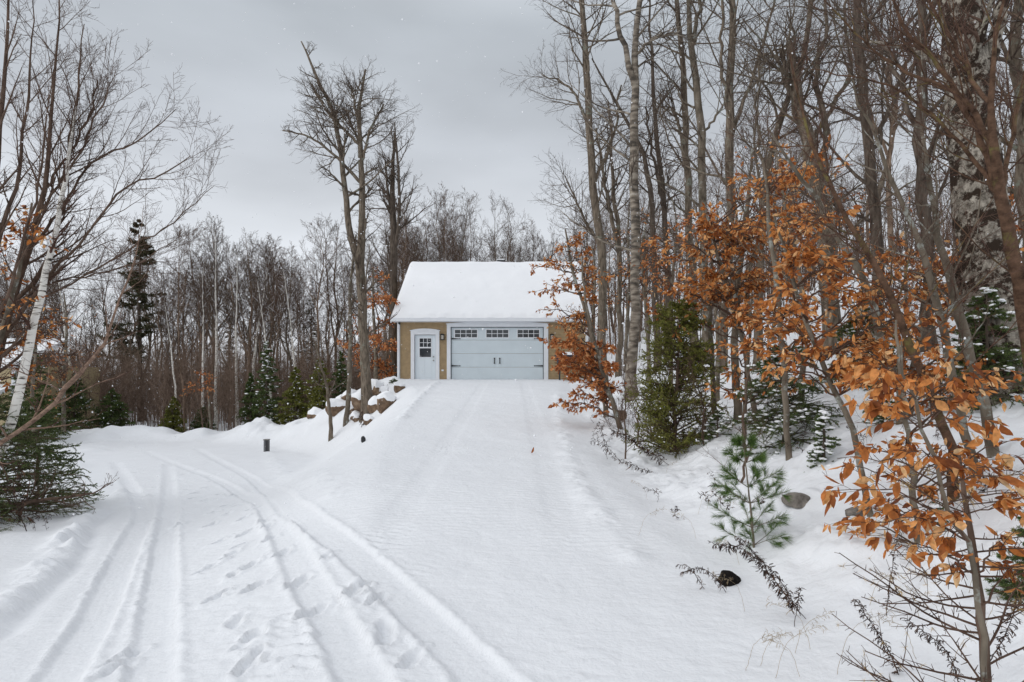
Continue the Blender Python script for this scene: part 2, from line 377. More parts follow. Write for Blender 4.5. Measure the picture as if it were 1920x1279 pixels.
def birch(t, n, l, o):
    p = n('ShaderNodeBsdfPrincipled', i_Roughness=.7); tc = n('ShaderNodeTexCoord')
    m = n('ShaderNodeMapping'); m.inputs['Scale'].default_value = (5, 5, 26); a = n('ShaderNodeTexNoise', i_Scale=1.0, i_Detail=3.0); r = n('ShaderNodeValToRGB')
    ramp_set(r, [(.33, (.03, .024, .02)), (.38, (.5, .46, .40)), (.44, (.80, .77, .71)), (.8, (.86, .83, .78))])
    l(tc.outputs['Object'], m.inputs[0]); l(m.outputs[0], a.inputs['Vector']); l(a.outputs['Fac'], r.inputs[0]); l(r.outputs[0], p.inputs['Base Color']); l(p.outputs[0], o.inputs[0])
B_BIRCH = mat('bark_birch', birch)
def birch2(t, n, l, o):
    p = n('ShaderNodeBsdfPrincipled', i_Roughness=.8); tc = n('ShaderNodeTexCoord')
    m = n('ShaderNodeMapping'); m.inputs['Scale'].default_value = (3, 3, 9); a = n('ShaderNodeTexNoise', i_Scale=1.0, i_Detail=4.0); r = n('ShaderNodeValToRGB')
    ramp_set(r, [(.34, (.05, .04, .03)), (.48, (.16, .13, .10)), (.62, (.30, .26, .21)), (.8, (.42, .38, .33))])
    l(tc.outputs['Object'], m.inputs[0]); l(m.outputs[0], a.inputs['Vector']); l(a.outputs['Fac'], r.inputs[0]); l(r.outputs[0], p.inputs['Base Color']); l(p.outputs[0], o.inputs[0])
B_YBIRCH = mat('bark_yellow_birch', birch2)

def leaf_mat(name, cols, trans=.35):
    def b(t, n, l, o):
        g = n('ShaderNodeNewGeometry'); r = n('ShaderNodeValToRGB'); ramp_set(r, cols)
        l(g.outputs['Random Per Island'], r.inputs[0]); tcx = n('ShaderNodeTexCoord'); nn_ = n('ShaderNodeTexNoise', i_Scale=45.0, i_Detail=3.0); mv = n('ShaderNodeMapRange'); mv.inputs['From Min'].default_value = .3; mv.inputs['From Max'].default_value = .7; mv.inputs['To Min'].default_value = .62; mv.inputs['To Max'].default_value = 1.25
        mm_ = n('ShaderNodeMix', data_type='RGBA', blend_type='MULTIPLY'); mm_.inputs['Factor'].default_value = 1
        l(tcx.outputs['Object'], nn_.inputs['Vector']); l(nn_.outputs['Fac'], mv.inputs['Value']); l(r.outputs[0], mm_.inputs['A']); l(mv.outputs[0], mm_.inputs['B'])
        d = n('ShaderNodeBsdfPrincipled', i_Roughness=.6); d.inputs['Specular IOR Level'].default_value = .3; tr = n('ShaderNodeBsdfTranslucent'); mx = n('ShaderNodeMixShader'); mx.inputs[0].default_value = trans
        l(mm_.outputs['Result'], d.inputs['Base Color']); l(mm_.outputs['Result'], tr.inputs['Color']); l(d.outputs[0], mx.inputs[1]); l(tr.outputs[0], mx.inputs[2]); l(mx.outputs[0], o.inputs[0])
    return mat(name, b)
LEAF = leaf_mat('beech_leaf', [(0, (.17, .05, .018)), (.25, (.42, .135, .032)), (.6, (.64, .24, .06)), (.85, (.78, .40, .15)), (1, (.84, .58, .32))])
LEAF_D = leaf_mat('dry_leaf_dark', [(0, (.30, .09, .03)), (.6, (.60, .22, .07)), (1, (.78, .40, .17))])
N_FIR = leaf_mat('needle_fir', [(0, (.045, .075, .02)), (.6, (.10, .15, .045)), (1, (.21, .25, .08))], .15)
N_CEDAR = leaf_mat('needle_hemlock', [(0, (.08, .095, .014)), (.5, (.19, .20, .035)), (1, (.32, .31, .08))], .2)
N_PINE = leaf_mat('needle_pine', [(0, (.04, .085, .018)), (.6, (.09, .17, .035)), (1, (.22, .31, .08))], .2)
N_OLD = leaf_mat('needle_far', [(0, (.04, .045, .018)), (1, (.10, .095, .04))], .1)
N_GOLD = leaf_mat('larch_needles', [(0, (.45, .28, .07)), (1, (.68, .48, .18))], .3)
WEED = leaf_mat('dead_weed', [(0, (.02, .010, .007)), (.7, (.05, .024, .015)), (1, (.15, .075, .04))], .05)
STRAW = leaf_mat('straw', [(0, (.30, .22, .13)), (1, (.5, .4, .26))], .2)

def plain(name, col, rough=.6, metal=0, spec=.5, bump=0, bs=20, var=.06):
    def b(t, n, l, o):
        p = n('ShaderNodeBsdfPrincipled', i_Roughness=rough, i_Metallic=metal); p.inputs['Specular IOR Level'].default_value = spec
        tc = n('ShaderNodeTexCoord'); a = n('ShaderNodeTexNoise', i_Scale=float(bs), i_Detail=5.0); r = n('ShaderNodeValToRGB')
        ramp_set(r, [(.3, tuple(c * (1 - var) for c in col)), (.7, tuple(min(1, c * (1 + var)) for c in col))])
        l(tc.outputs['Object'], a.inputs['Vector']); l(a.outputs['Fac'], r.inputs[0]); l(r.outputs[0], p.inputs['Base Color'])
        if bump: bp = n('ShaderNodeBump', i_Strength=bump, i_Distance=.02); l(a.outputs['Fac'], bp.inputs['Height']); l(bp.outputs[0], p.inputs['Normal'])
        l(p.outputs[0], o.inputs[0])
    return mat(name, b)
SIDING = plain('tan_siding', (.37, .265, .145), .7, var=.14, bs=6)
TRIM = plain('white_trim', (.78, .80, .83), .5, var=.03, bs=4)
DOOR = plain('pale_blue_door', (.64, .71, .745), .45, var=.03, bs=2)
DOOR2 = plain('white_blue_door', (.72, .78, .82), .45, var=.02, bs=2)
BLACK = plain('black_metal', (.018, .018, .02), .45)
SEAL = plain('dark_seal', (.08, .095, .105), .8)
NAVY = plain('dark_tub', (.02, .025, .045), .5)
NICKEL = plain('nickel', (.35, .34, .32), .35, .8)
SHINGLE = plain('shingle', (.06, .055, .05), .9, bump=.5)
LAMPG = plain('lamp_glass', (.45, .42, .36), .2)
GLASS = plain('window_glass', (.022, .028, .034), .06, spec=.8, var=.3, bs=3)
def rock(t, n, l, o):
    p = n('ShaderNodeBsdfPrincipled', i_Roughness=.9); tc = n('ShaderNodeTexCoord'); a = n('ShaderNodeTexNoise', i_Scale=3.5, i_Detail=8.0, i_Roughness=.7); r = n('ShaderNodeValToRGB')
    ramp_set(r, [(.3, (.04, .026, .018)), (.5, (.16, .10, .06)), (.72, (.34, .25, .16))])
    bp = n('ShaderNodeBump', i_Strength=.8, i_Distance=.04)
    l(tc.outputs['Object'], a.inputs['Vector']); l(a.outputs['Fac'], r.inputs[0]); l(r.outputs[0], p.inputs['Base Color']); l(a.outputs['Fac'], bp.inputs['Height']); l(bp.outputs[0], p.inputs['Normal']); l(p.outputs[0], o.inputs[0])
ROCK = mat('brown_rock', rock)
def rock2(t, n, l, o):
    p = n('ShaderNodeBsdfPrincipled', i_Roughness=.9); tc = n('ShaderNodeTexCoord'); a = n('ShaderNodeTexNoise', i_Scale=14.0, i_Detail=8.0, i_Roughness=.7); r = n('ShaderNodeValToRGB')
    ramp_set(r, [(.3, (.06, .05, .04)), (.5, (.19, .17, .15)), (.72, (.34, .30, .26))])
    bp = n('ShaderNodeBump', i_Strength=.8, i_Distance=.02)
    l(tc.outputs['Object'], a.inputs['Vector']); l(a.outputs['Fac'], r.inputs[0]); l(r.outputs[0], p.inputs['Base Color']); l(a.outputs['Fac'], bp.inputs['Height']); l(bp.outputs[0], p.inputs['Normal']); l(p.outputs[0], o.inputs[0])
STUMPB = plain('stump_black', (.012, .010, .009), .95, spec=.1, bump=1.0, bs=40, var=.5)  # even near-black with random mottling
ROCKG = mat('grey_rock', rock2)

# ------------------------------------------------------------------ ground
ny_, nx_ = GX.shape
ii = (np.arange(ny_ - 1)[:, None] * nx_ + np.arange(nx_ - 1)[None, :]).reshape(-1)
g = mesh_obj('snow_ground', np.stack([GX, GY, GZ], -1), np.stack([ii, ii + 1, ii + nx_ + 1, ii + nx_], -1), mat=SNOW, smooth=True)
tag(g, kind='structure')

# ------------------------------------------------------------------ garage
gy = 26.0; gb = 1.36
def gx(px): return (px - CX) / F * gy
def gzp(py): return CH + (HY - py) / F * gy
xL, xR = gx(745), gx(1103)
GA = (( xL + xR) / 2, gy, gb)
garage = empty('garage', GA, 'tan sided garage with snowy roof and wide pale blue door at the driveway top', 'garage')
eave_z = 4.12; ridge_y, ridge_z = 30.4, 7.46; back = 34.8
slope = (ridge_z - eave_z) / (ridge_y - 25.6)
b = MB(); wt = eave_z + (gy - 25.6) * slope - .12
b.box(xL + .03, xR - .03, gy + .16, back - .03, gb - .6, 4.05)
P = [(xL + .03, gy + .16, 4.05), (xL + .03, back - .03, 4.05), (xL + .03, ridge_y, ridge_z - .25), (xR - .03, gy + .16, 4.05), (xR - .03, back - .03, 4.05), (xR - .03, ridge_y, ridge_z - .25)]
b.add(P, Q=[(0, 3, 5, 2), (1, 2, 5, 4)], T=[(0, 2, 1), (3, 4, 5)])
b.build('wall', SIDING, garage, origin=GA)
# clapboards on the front, boards broken at the openings
dx0, dx1, dz1 = gx(845), gx(1019.5), gzp(613)          # big door opening
mx0, mx1, mz1 = gx(777), gx(817), gzp(627.5)           # entry door opening
b = MB(); z = gb - .3; hgt = .118
while z < 4.02:
    z2 = min(z + hgt, 4.04)
    spans = [(xL + .13, gx(770.5)), (gx(824), gx(838)), (gx(1028), xR - .13)] if z2 < gzp(606) else [(xL + .13, xR - .13)]
    if z2 < gzp(606) and z > gzp(620): spans = [(xL + .13, gx(838)), (gx(1028), xR - .13)]
    for x0, x1 in spans:
        b.hexa([(x0, gy - .028, z), (x1, gy - .028, z), (x1, gy + .15, z), (x0, gy + .15, z), (x0, gy - .002, z2), (x1, gy - .002, z2), (x1, gy + .15, z2), (x0, gy + .15, z2)])
    z = z2 + .0
b.build('siding', SIDING, garage, origin=GA)
for x0, x1 in ((xL, xL + .13), (xR - .13, xR)):
    MB().box(x0, x1, gy - .035, gy + .10, gb - .3, 4.02).build('corner_trim', TRIM, garage, origin=GA)
# big door
bd = MB(); zs = [gb - .05, gzp(688.5), gzp(663), gzp(637.6), dz1 - .02]
for k in range(4):
    z0, z1 = zs[k] + .006, zs[k + 1] - .006
    bd.box(dx0 + .03, dx1 - .03, gy + .06, gy + .10, z0, z1)
    if k < 3:
        n = 4; wdt = (dx1 - dx0 - .06) / n
        for i in range(n):
            a0 = dx0 + .03 + i * wdt + .09; a1 = a0 + wdt - .18; m = 9; s = (a1 - a0) / m
            for j in range(m): bd.box(a0 + j * s + .008, a0 + (j + 1) * s - .008, gy + .052, gy + .061, z0 + .07, z1 - .07)
door = bd.build('garage_door', DOOR, garage, origin=GA)
for wx0, wx1 in ((852.8, 894.4), (912, 953), (970.6, 1011)):
    a0, a1, c0, c1 = gx(wx0), gx(wx1), gzp(632.5), gzp(618.5)
    fr = MB(); t = .045; y0, y1 = gy + .035, gy + .0595
    fr.box(a0 - t, a1 + t, y0, y1, c1, c1 + t).box(a0 - t, a1 + t, y0, y1, c0 - t, c0).box(a0 - t, a0, y0, y1, c0, c1).box(a1, a1 + t, y0, y1, c0, c1)
    for j in (1, 2, 3): x = a0 + (a1 - a0) * j / 4; fr.box(x - .011, x + .011, y0 + .004, y1, c0, c1)
    zc = (c0 + c1) / 2
    for j in range(4): fr.box(a0 + (a1 - a0) * j / 4 + .011, a0 + (a1 - a0) * (j + 1) / 4 - .011, y0 + .005, y1, zc - .011, zc + .011)
    wf = fr.build('window', TRIM, door, origin=GA)
    MB().box(a0, a1, gy + .051, gy + .0585, c0, c1).build('pane', GLASS, wf, origin=GA) if False else None
    MB().box(a0, a1, gy + .0505, gy + .0592, c0, c1).build('pane', GLASS, door, origin=GA)
for py in (635, 686):
    for sx, s in ((dx0 + .04, 1), (dx1 - .04, -1)):
        z = gzp(py); h = MB(); xa, xb = (sx, sx + s * .36)
        h.hexa([(min(xa, xb), gy + .03, z - (.034 if s > 0 else .010)), (max(xa, xb), gy + .03, z - (.010 if s > 0 else .034)), (max(xa, xb), gy + .0505, z - (.010 if s > 0 else .034)), (min(xa, xb), gy + .0505, z - (.034 if s > 0 else .010)),
                (min(xa, xb), gy + .03, z + (.034 if s > 0 else .010)), (max(xa, xb), gy + .03, z + (.010 if s > 0 else .034)), (max(xa, xb), gy + .0505, z + (.010 if s > 0 else .034)), (min(xa, xb), gy + .0505, z + (.034 if s > 0 else .010))])
        e = sx + s * .38; h.hexa([(e, gy + .03, z - .03), (e + .03, gy + .03, z), (e + .03, gy + .05, z), (e, gy + .05, z - .03), (e - .03, gy + .03, z), (e, gy + .03, z + .03), (e, gy + .05, z + .03), (e - .03, gy + .05, z)])
        h.build('strap_hinge', BLACK, door, origin=GA)
for px in (927, 937):
    x = gx(px); h = MB(); h.box(x - .018, x + .018, gy, gy + .018, gzp(681.5), gzp(671.5)); h.box(x - .03, x + .03, gy + .016, gy + .0505, gzp(672.6), gzp(671)).box(x - .03, x + .03, gy + .016, gy + .0505, gzp(682), gzp(680.4))
    h.build('handle', BLACK, door, origin=GA)
s = MB().box(dx0 + .004, dx0 + .034, gy + .03, gy + .12, gb - .05, dz1 - .002).box(dx1 - .034, dx1 - .004, gy + .03, gy + .12, gb - .05, dz1 - .002).box(dx0 + .034, dx1 - .034, gy + .03, gy + .12, dz1 - .03, dz1 - .002)
s.build('door_seal', SEAL, garage, origin=GA)
# casing with an arched header
def casing(x0, x1, o0, o1, ztop, zs0, zpk, nm):
    c = MB(); c.box(o0, x0, gy - .055, gy + .13, gb - .1, ztop); c.box(x1, o1, gy - .055, gy + .13, gb - .1, ztop)
    m = 16; xsn = np.linspace(o0, o1, m + 1)
    tp = zs0 + (zpk - zs0) * (1 - ((xsn - (o0 + o1) / 2) / ((o1 - o0) / 2)) ** 2)
    for i in range(m):
        a_, b_ = xsn[i], xsn[i + 1]
        c.hexa([(a_, gy - .06, ztop), (b_, gy - .06, ztop), (b_, gy + .13, ztop), (a_, gy + .13, ztop), (a_, gy - .06, tp[i]), (b_, gy - .06, tp[i + 1]), (b_, gy + .13, tp[i + 1]), (a_, gy + .13, tp[i])])
    c.box(o0 - .04, o1 + .04, gy - .075, gy - .0605, zs0 - .05, zs0 - .01)
    return c.build(nm, TRIM, garage, origin=GA)
casing(dx0, dx1, gx(838), gx(1027.8), dz1, gzp(606.5), gzp(603), 'door_casing')
casing(mx0, mx1, gx(770.5), gx(824), mz1, gzp(619), gzp(616.2), 'door_casing')
# entry door
a0, a1, c0, c1, c2, c3 = gx(786.5), gx(808), gzp(669.5), gzp(653), gzp(650.5), gzp(634.5)
e = MB(); y0, y1 = gy + .06, gy + .10
e.box(mx0 + .02, a0, y0, y1, gb - .05, mz1 - .02).box(a1, mx1 - .02, y0, y1, gb - .05, mz1 - .02).box(a0, a1, y0, y1, gb - .05, c0).box(a0, a1, y0, y1, c3, mz1 - .02)
for p0, p1 in ((a0 - .02, (a0 + a1) / 2 - .04), ((a0 + a1) / 2 + .04, a1 + .02)): e.box(p0, p1, y0 - .008, y0, gzp(707), gzp(674))
entry = e.build('entry_door', DOOR2, garage, origin=GA)
f = MB(); t = .03
f.box(a0 - t, a1 + t, y0 - .02, y0 - .001, c3, c3 + t).box(a0 - t, a1 + t, y0 - .02, y0 - .001, c0 - t, c0).box(a0 - t, a0, y0 - .02, y0 - .001, c0, c3).box(a1, a1 + t, y0 - .02, y0 - .001, c0, c3)
f.box(a0, a1, y0 - .018, y0 + .01, c1, c2)
for j in (1, 2): x = a0 + (a1 - a0) * j / 3; f.box(x - .01, x + .01, y0 - .012, y0 + .01, c2, c3)
for j in range(3): f.box(a0 + (a1 - a0) * j / 3 + .01, a0 + (a1 - a0) * (j + 1) / 3 - .01, y0 - .012, y0 + .01, (c2 + c3) / 2 - .01, (c2 + c3) / 2 + .01)
f.build('window', TRIM, entry, origin=GA)
MB().box(a0, a1, y0 + .012, y0 + .02, c0, c3).build('pane', GLASS, entry, origin=GA)
for py, r_, nm in ((669, .035, 'deadbolt'), (676, .033, 'knob')):
    MB().cyl((gx(812.6), y0 - .06, gzp(py)), (gx(812.6), y0, gzp(py)), r_, 14).build(nm, NICKEL, entry, origin=GA)
for px in (830, 1034.5):
    x = gx(px); zc = gzp(632.5)
    lb = MB().box(x - .055, x + .055, gy - .04, gy - .022, zc - .10, zc + .12)
    lb.hexa([(x - .1, gy - .2, zc + .10), (x + .1, gy - .2, zc + .10), (x + .1, gy - .041, zc + .10), (x - .1, gy - .041, zc + .10), (x - .05, gy - .15, zc + .155), (x + .05, gy - .15, zc + .155), (x + .05, gy - .06, zc + .155), (x - .05, gy - .06, zc + .155)])
    for qx in (-.075, .06):
        for qy in (-.185, -.07): lb.box(x + qx, x + qx + .015, gy + qy, gy + qy + .015, zc - .10, zc + .10)
    lb.box(x - .09, x + .09, gy - .19, gy - .041, zc - .13, zc - .10)
    lo = lb.build('wall_lantern', BLACK, garage, origin=GA)
    MB().box(x - .055, x + .055, gy - .165, gy - .075, zc - .10, zc + .09).build('lantern_glass', LAMPG, lo, origin=GA)
x = gx(830); MB().box(x - .05, x + .05, gy - .035, gy - .021, gzp(696), gzp(693)).build('outlet_cover', TRIM, garage, origin=GA)
x = gx(749.5); MB().cyl((x, gy - .16, gzp(606.5)), (x, gy - .04, gzp(606)), .045, 12).box(x - .03, x + .03, gy - .06, gy - .0355, gzp(609), gzp(602)).build('security_light', BLACK, garage, origin=GA)
# roof
rx0, rx1 = -5.46, 3.62
rf = MB()
for s_, ye, in ((1, 25.6), (-1, 35.2)):
    n_ = np.array([0, -slope * s_, 1.]); n_ /= np.linalg.norm(n_); th = .12
    A_ = np.array([rx0, ye, eave_z]); B_ = np.array([rx1, ye, eave_z]); C_ = np.array([rx1, ridge_y, ridge_z]); D_ = np.array([rx0, ridge_y, ridge_z])
    dn = np.array([0, 0, -th])
    rf.hexa([A_ + dn, B_ + dn, C_ + dn, D_ + dn, A_, B_, C_, D_] if s_ > 0 else [B_ + dn, A_ + dn, D_ + dn, C_ + dn, B_, A_, D_, C_])
roof = rf.build('roof', SHINGLE, garage, origin=GA)
nu, nv = 120, 70; u = np.linspace(0, 1, nu); v = np.linspace(0, 1, nv); U, Vv = np.meshgrid(u, v)
edge = np.minimum(np.minimum(U, 1 - U) * 60, np.minimum(Vv, 1) * 30); th = .035 + .115 * np.clip(edge, 0, 1) ** .5
th = th + .04 * fbm(U * 14, Vv * 9, 4) + .09 * np.clip(1 - Vv * 18, 0, 1) * fbm(U * 45, Vv * 0, 4)
X = rx0 + .02 + (rx1 - rx0 - .04) * U; Y = 25.6 + (ridge_y - 25.6) * Vv - .01; Z = eave_z + slope * (Y - 25.6) + th
X2, Y2 = X, 2 * ridge_y - Y
S1 = np.stack([X, Y, Z], -1); S0 = np.stack([X, Y, Z - th + .004], -1); ii = (np.arange(nv - 1)[:, None] * nu + np.arange(nu - 1)[None]).reshape(-1)
q = np.stack([ii, ii + 1, ii + nu + 1, ii + nu], -1)
sm = MB(); sm.add(S1, q); S3 = np.stack([X2, Y2, Z], -1); sm.add(S3, q[:, ::-1])
for Ta, Tb in ((S1, S0), (S3, np.stack([X2, Y2, Z - th + .004], -1))):
    for a_, b_ in ((Ta[0], Tb[0]), (Ta[:, 0], Tb[:, 0]), (Ta[:, -1], Tb[:, -1])):
        k = len(a_); sm.add(np.vstack([a_, b_]), [(i, i + 1, i + 1 + k, i + k) for i in range(k - 1)])
sm.build('roof_snow', SNOWC, garage, smooth=True, origin=GA)
g_ = MB(); g_.box(rx0, rx1, 25.50, 25.6 - .003, eave_z - .13, eave_z - .005); g_.box(rx0, rx1, 25.49, 25.50, eave_z - .015, eave_z + .005); g_.box(rx0 + .05, rx1 - .05, 25.6, gy + .1, eave_z - .14, eave_z - .123)
g_.build('gutter', TRIM, garage, origin=GA)
for x in (rx0, rx1 - .03):
    dn = np.array([0, 0, -.2])
    for ye in (25.6, 35.2):
        A_ = np.array([x - .012, ye, eave_z]); D_ = np.array([x - .012, ridge_y, ridge_z]); e_ = np.array([.05, 0, 0])
        MB().hexa([A_ + dn, A_ + dn + e_, D_ + dn + e_, D_ + dn, A_ + [0, 0, .01], A_ + e_ + [0, 0, .01], D_ + e_ + [0, 0, .01], D_ + [0, 0, .01]]).build('rake_board', TRIM, garage, origin=GA)
x = gx(927); ch = MB().box(x + .0, x + .42, 31.0, 31.4, 6.6, 7.82); chim = ch.build('chimney', BLACK, garage, origin=GA)
MB().box(x + .06, x + .36, 31.05, 31.35, 7.823, 7.90).build('chimney_snow', SNOWC, chim, origin=GA)
MB().box(xL + .02, xL + .10, gy - .11, gy - .037, gb + .0, 3.98).build('downspout', TRIM, garage, origin=GA)

# small house glimpsed at the far left
hx, hy = -26.2, 28.0; hz = gz(hx, hy); Hh = (hx, hy, hz)
house = empty('cabin', Hh, 'pale yellow cabin corner with snowy roof behind the leaning birch at far left', 'cabin')
MB().box(hx - 5, hx + 1.6, hy, hy + 6, hz - .5, 2.0).build('wall', plain('cream_siding', (.52, .42, .25), .7), house, origin=Hh)
MB().box(hx + 1.6, hx + 1.78, hy - .04, hy + .15, hz - .5, 2.0).build('corner_trim', TRIM, house, origin=Hh)
MB().hexa([(hx - 5.4, hy - .5, 1.9), (hx + 2.1, hy - .5, 1.9), (hx + 2.1, hy + 3, 3.3), (hx - 5.4, hy + 3, 3.3), (hx - 5.4, hy - .5, 2.12), (hx + 2.1, hy - .5, 2.12), (hx + 2.1, hy + 3, 3.55), (hx - 5.4, hy + 3, 3.55)]).build('roof', SNOWC, house, origin=Hh)
MB().hexa([(hx - 3, hy - 1.3, .55), (hx + 1.9, hy - 1.3, .55), (hx + 1.9, hy - .01, .9), (hx - 3, hy - .01, .9), (hx - 3, hy - 1.3, .75), (hx + 1.9, hy - 1.3, .75), (hx + 1.9, hy - .01, 1.12), (hx - 3, hy - .01, 1.12)]).build('porch_roof', SNOWC, house, origin=Hh)

# tub beside the garage
tx, ty = gx(1062) * .965, 25.1; tz = gz(tx, ty)
tub = empty('cart', (tx, ty, tz), 'dark snow topped tub on legs beside the garage behind the orange leaves', 'cart')
O = (tx, ty, tz); T_ = MB(); z0, z1 = 2.02, 2.42
T_.hexa([(tx - .36, ty - .25, z0), (tx + .36, ty - .25, z0), (tx + .36, ty + .25, z0), (tx - .36, ty + .25, z0), (tx - .47, ty - .34, z1), (tx + .47, ty - .34, z1), (tx + .47, ty + .34, z1), (tx - .47, ty + .34, z1)])
T_.box(tx - .5, tx + .5, ty - .37, ty + .37, z1 + .002, z1 + .03); T_.build('tub', NAVY, tub, origin=O)
MB().hexa([(tx - .45, ty - .33, z1 + .032), (tx + .45, ty - .33, z1 + .032), (tx + .45, ty + .33, z1 + .032), (tx - .45, ty + .33, z1 + .032), (tx - .3, ty - .2, z1 + .16), (tx + .3, ty - .2, z1 + .16), (tx + .3, ty + .2, z1 + .16), (tx - .3, ty + .2, z1 + .16)]).build('snow_cap', SNOWC, tub, origin=O)
for a_ in (-.3, .3):
    for c_ in (-.2, .2): MB().cyl((tx + a_, ty + c_, tz - .1), (tx + a_, ty + c_, z0), .02, 8).build('leg', BLACK, tub, origin=O)

# bollard lamp on the lower road
bx, by = W(500, 835, 22)[:2]; bz = gz(bx, by); O = (bx, by, bz)
bol = empty('bollard_light', O, 'short black post light standing at the edge of the lower drive', 'bollard')
zt = bz + .48
MB().box(bx - .085, bx - .06, by - .07, by + .07, bz - .15, zt - .03).box(bx - .03, bx + .085, by - .08, by + .08, bz - .15, zt - .03).build('post', BLACK, bol, origin=O)
MB().box(bx - .06, bx - .03, by - .05, by + .05, bz - .15, zt - .03).build('reflector_strip', TRIM, bol, origin=O)
MB().box(bx - .10, bx + .10, by - .1, by + .1, zt - .029, zt).build('cap', plain('grey_cap', (.2, .19, .18), .6), bol, origin=O)

# ------------------------------------------------------------------ boulders
def ico(sub=3):
    import bmesh
    bm = bmesh.new(); bmesh.ops.create_icosphere(bm, subdivisions=sub, radius=1)
    V = np.array([v.co for v in bm.verts]); T = np.array([[v.index for v in f.verts] for f in bm.faces]); bm.free(); return V, T
ICO = ico(4)
def boulder(px, py, w, h, d, label, rng, m=ROCK, cap=.10, capn=.25, name='boulder', group=None, cat='boulder', sink=0.0, onground=True):
    V, T = ICO; V = V.copy()
    for k in range(16 if d < 7 else 13):                                   # facet by random planes
        n_ = norm(rng.normal(0, 1, 3)); c = rng.uniform(.55, .85); dd = V @ n_; V -= np.maximum(dd - c, 0)[:, None] * n_
    V *= (1 + .10 * fbm(V[:, 0] * 2.5 + px, V[:, 2] * 2.5 + V[:, 1] * 1.9, 4))[:, None]
    s = np.array([w / 2, w / 2 * rng.uniform(.8, 1.1), h / 2]) / F * d; Vr = V * s
    if onground:
        hx_, hd_ = hit(px, py + h * (.42 - sink)); d = hd_ + (.2 if hd_ > 8 else .0)
    c = W(px, py, d)
    if onground and d < 7: c[2] = gz(c[0], c[1]) + h / 2 / F * d * .05
    O = (c[0], c[1], c[2] - s[2])
    e = empty(name, O, label, cat, group); Vw = Vr + c
    nn = norm(Vr / s ** 2)
    mesh_obj('stone', Vw, tris=T, mat=m, parent=e, smooth=False, origin=O)
    if cap:
        jag = fbm(V[:, 0] * 3 + 7 + px, V[:, 1] * 3 + py, 3) * .35; q = sstep((nn[:, 2] - capn + jag) / .3)
        Vc = c + Vr * (.93 + .075 * q)[:, None]; Vc[:, 2] += cap * q * (.8 + .4 * fbm(Vr[:, 0] * 4, Vr[:, 1] * 4, 2))
        mesh_obj('snow_cap', Vc, tris=T, mat=SNOWC, parent=e, smooth=True, origin=O)
    return e
rb = np.random.default_rng(11)
BL = [(591, 779, 40, 30, 25.0, 'reddish brown boulder alone on the bank left of the slim dark sapling'),
      (633, 766, 46, 34, 24.6, 'wide tan boulder sloping behind the slim dark sapling'),
      (657, 745, 40, 30, 25.4, 'brown boulder under a snow cap left of the forked tree base'),
      (660, 770, 26, 22, 23.6, 'small brown boulder at the foot of the pale slender trunk'),
      (681, 758, 50, 44, 24.4, 'largest brown boulder directly behind the forked tree'),
      (706, 731, 32, 32, 25.6, 'pointed brown boulder up the slope right of the forked tree'),
      (722, 740, 20, 22, 25.0, 'rounded dark boulder beside the little fir'),
      (722, 757, 34, 32, 24.0, 'dark brown boulder below the little fir'),
      (702, 762, 30, 26, 24.2, 'squat brown boulder half buried right of the forked tree base'),
      (668, 785, 24, 18, 22.8, 'small dark stone in front of the boulder pile near the dried weeds'),
      (690, 790, 22, 16, 22.4, 'low brown stone touching the forked tree base'),
      (508, 793, 20, 16, 27.2, 'small grey brown stone at the left end of the pile near the firs'),
      (552, 803, 12, 7, 24.4, 'tiny dark stone poking from the snow bank below the pile'),
      (738, 752, 14, 8, 23.6, 'thin dark stone at the right edge of the pile'),
      (640, 757, 30, 24, 26.2, 'tan boulder hidden behind the pale slender trunk'),
      (748, 728, 22, 16, 25.6, 'snow buried stone at the garage corner'),
      (540, 787, 44, 18, 26.8, 'low snow covered boulder between the firs and the reddish boulder'),
      (618, 748, 34, 26, 26.8, 'snow covered boulder crowning the middle of the pile')]
for a in BL: boulder(*a, rb, cap=.14, capn=.08, group='boulders at the garage bank')
boulder(681, 826, 6, 12, 17.0, 'thin dark jagged stone showing through the smooth driveway bank', rb, BLACK, cap=.0)
boulder(1495, 936, 56, 34, 4.7, 'flat grey stone in the snow right of the young pine', rb, ROCKG, cap=0, sink=.08, name='stone', cat='stone')
boulder(1608, 950, 44, 34, 4.6, 'mossy brown stone under the hanging beech leaves', rb, ROCKG, cap=0, sink=.08, name='stone', cat='stone')
boulder(1363, 1080, 58, 46, 3.95, 'black stump sunk in the snow behind the curled goldenrod', rb, STUMPB, cap=0, sink=.22, name='stump', cat='stump')  # near-black lump set where a black hole opens in the snow
boulder(1162, 778, 30, 34, 11.0, 'dark brown stump at the driveway edge under the orange leaves', rb, ROCK, cap=.04, capn=.6, name='stump', cat='stump')
boulder(315, 818, 44, 10, 26.5, 'long dark stone in the far snow bank of the lower road', rb, ROCKG, cap=.04, capn=.7)
boulder(248, 817, 40, 7, 26.5, 'low dark stone left of the long dark one in the far snow bank', rb, ROCKG, cap=.05, capn=.6)

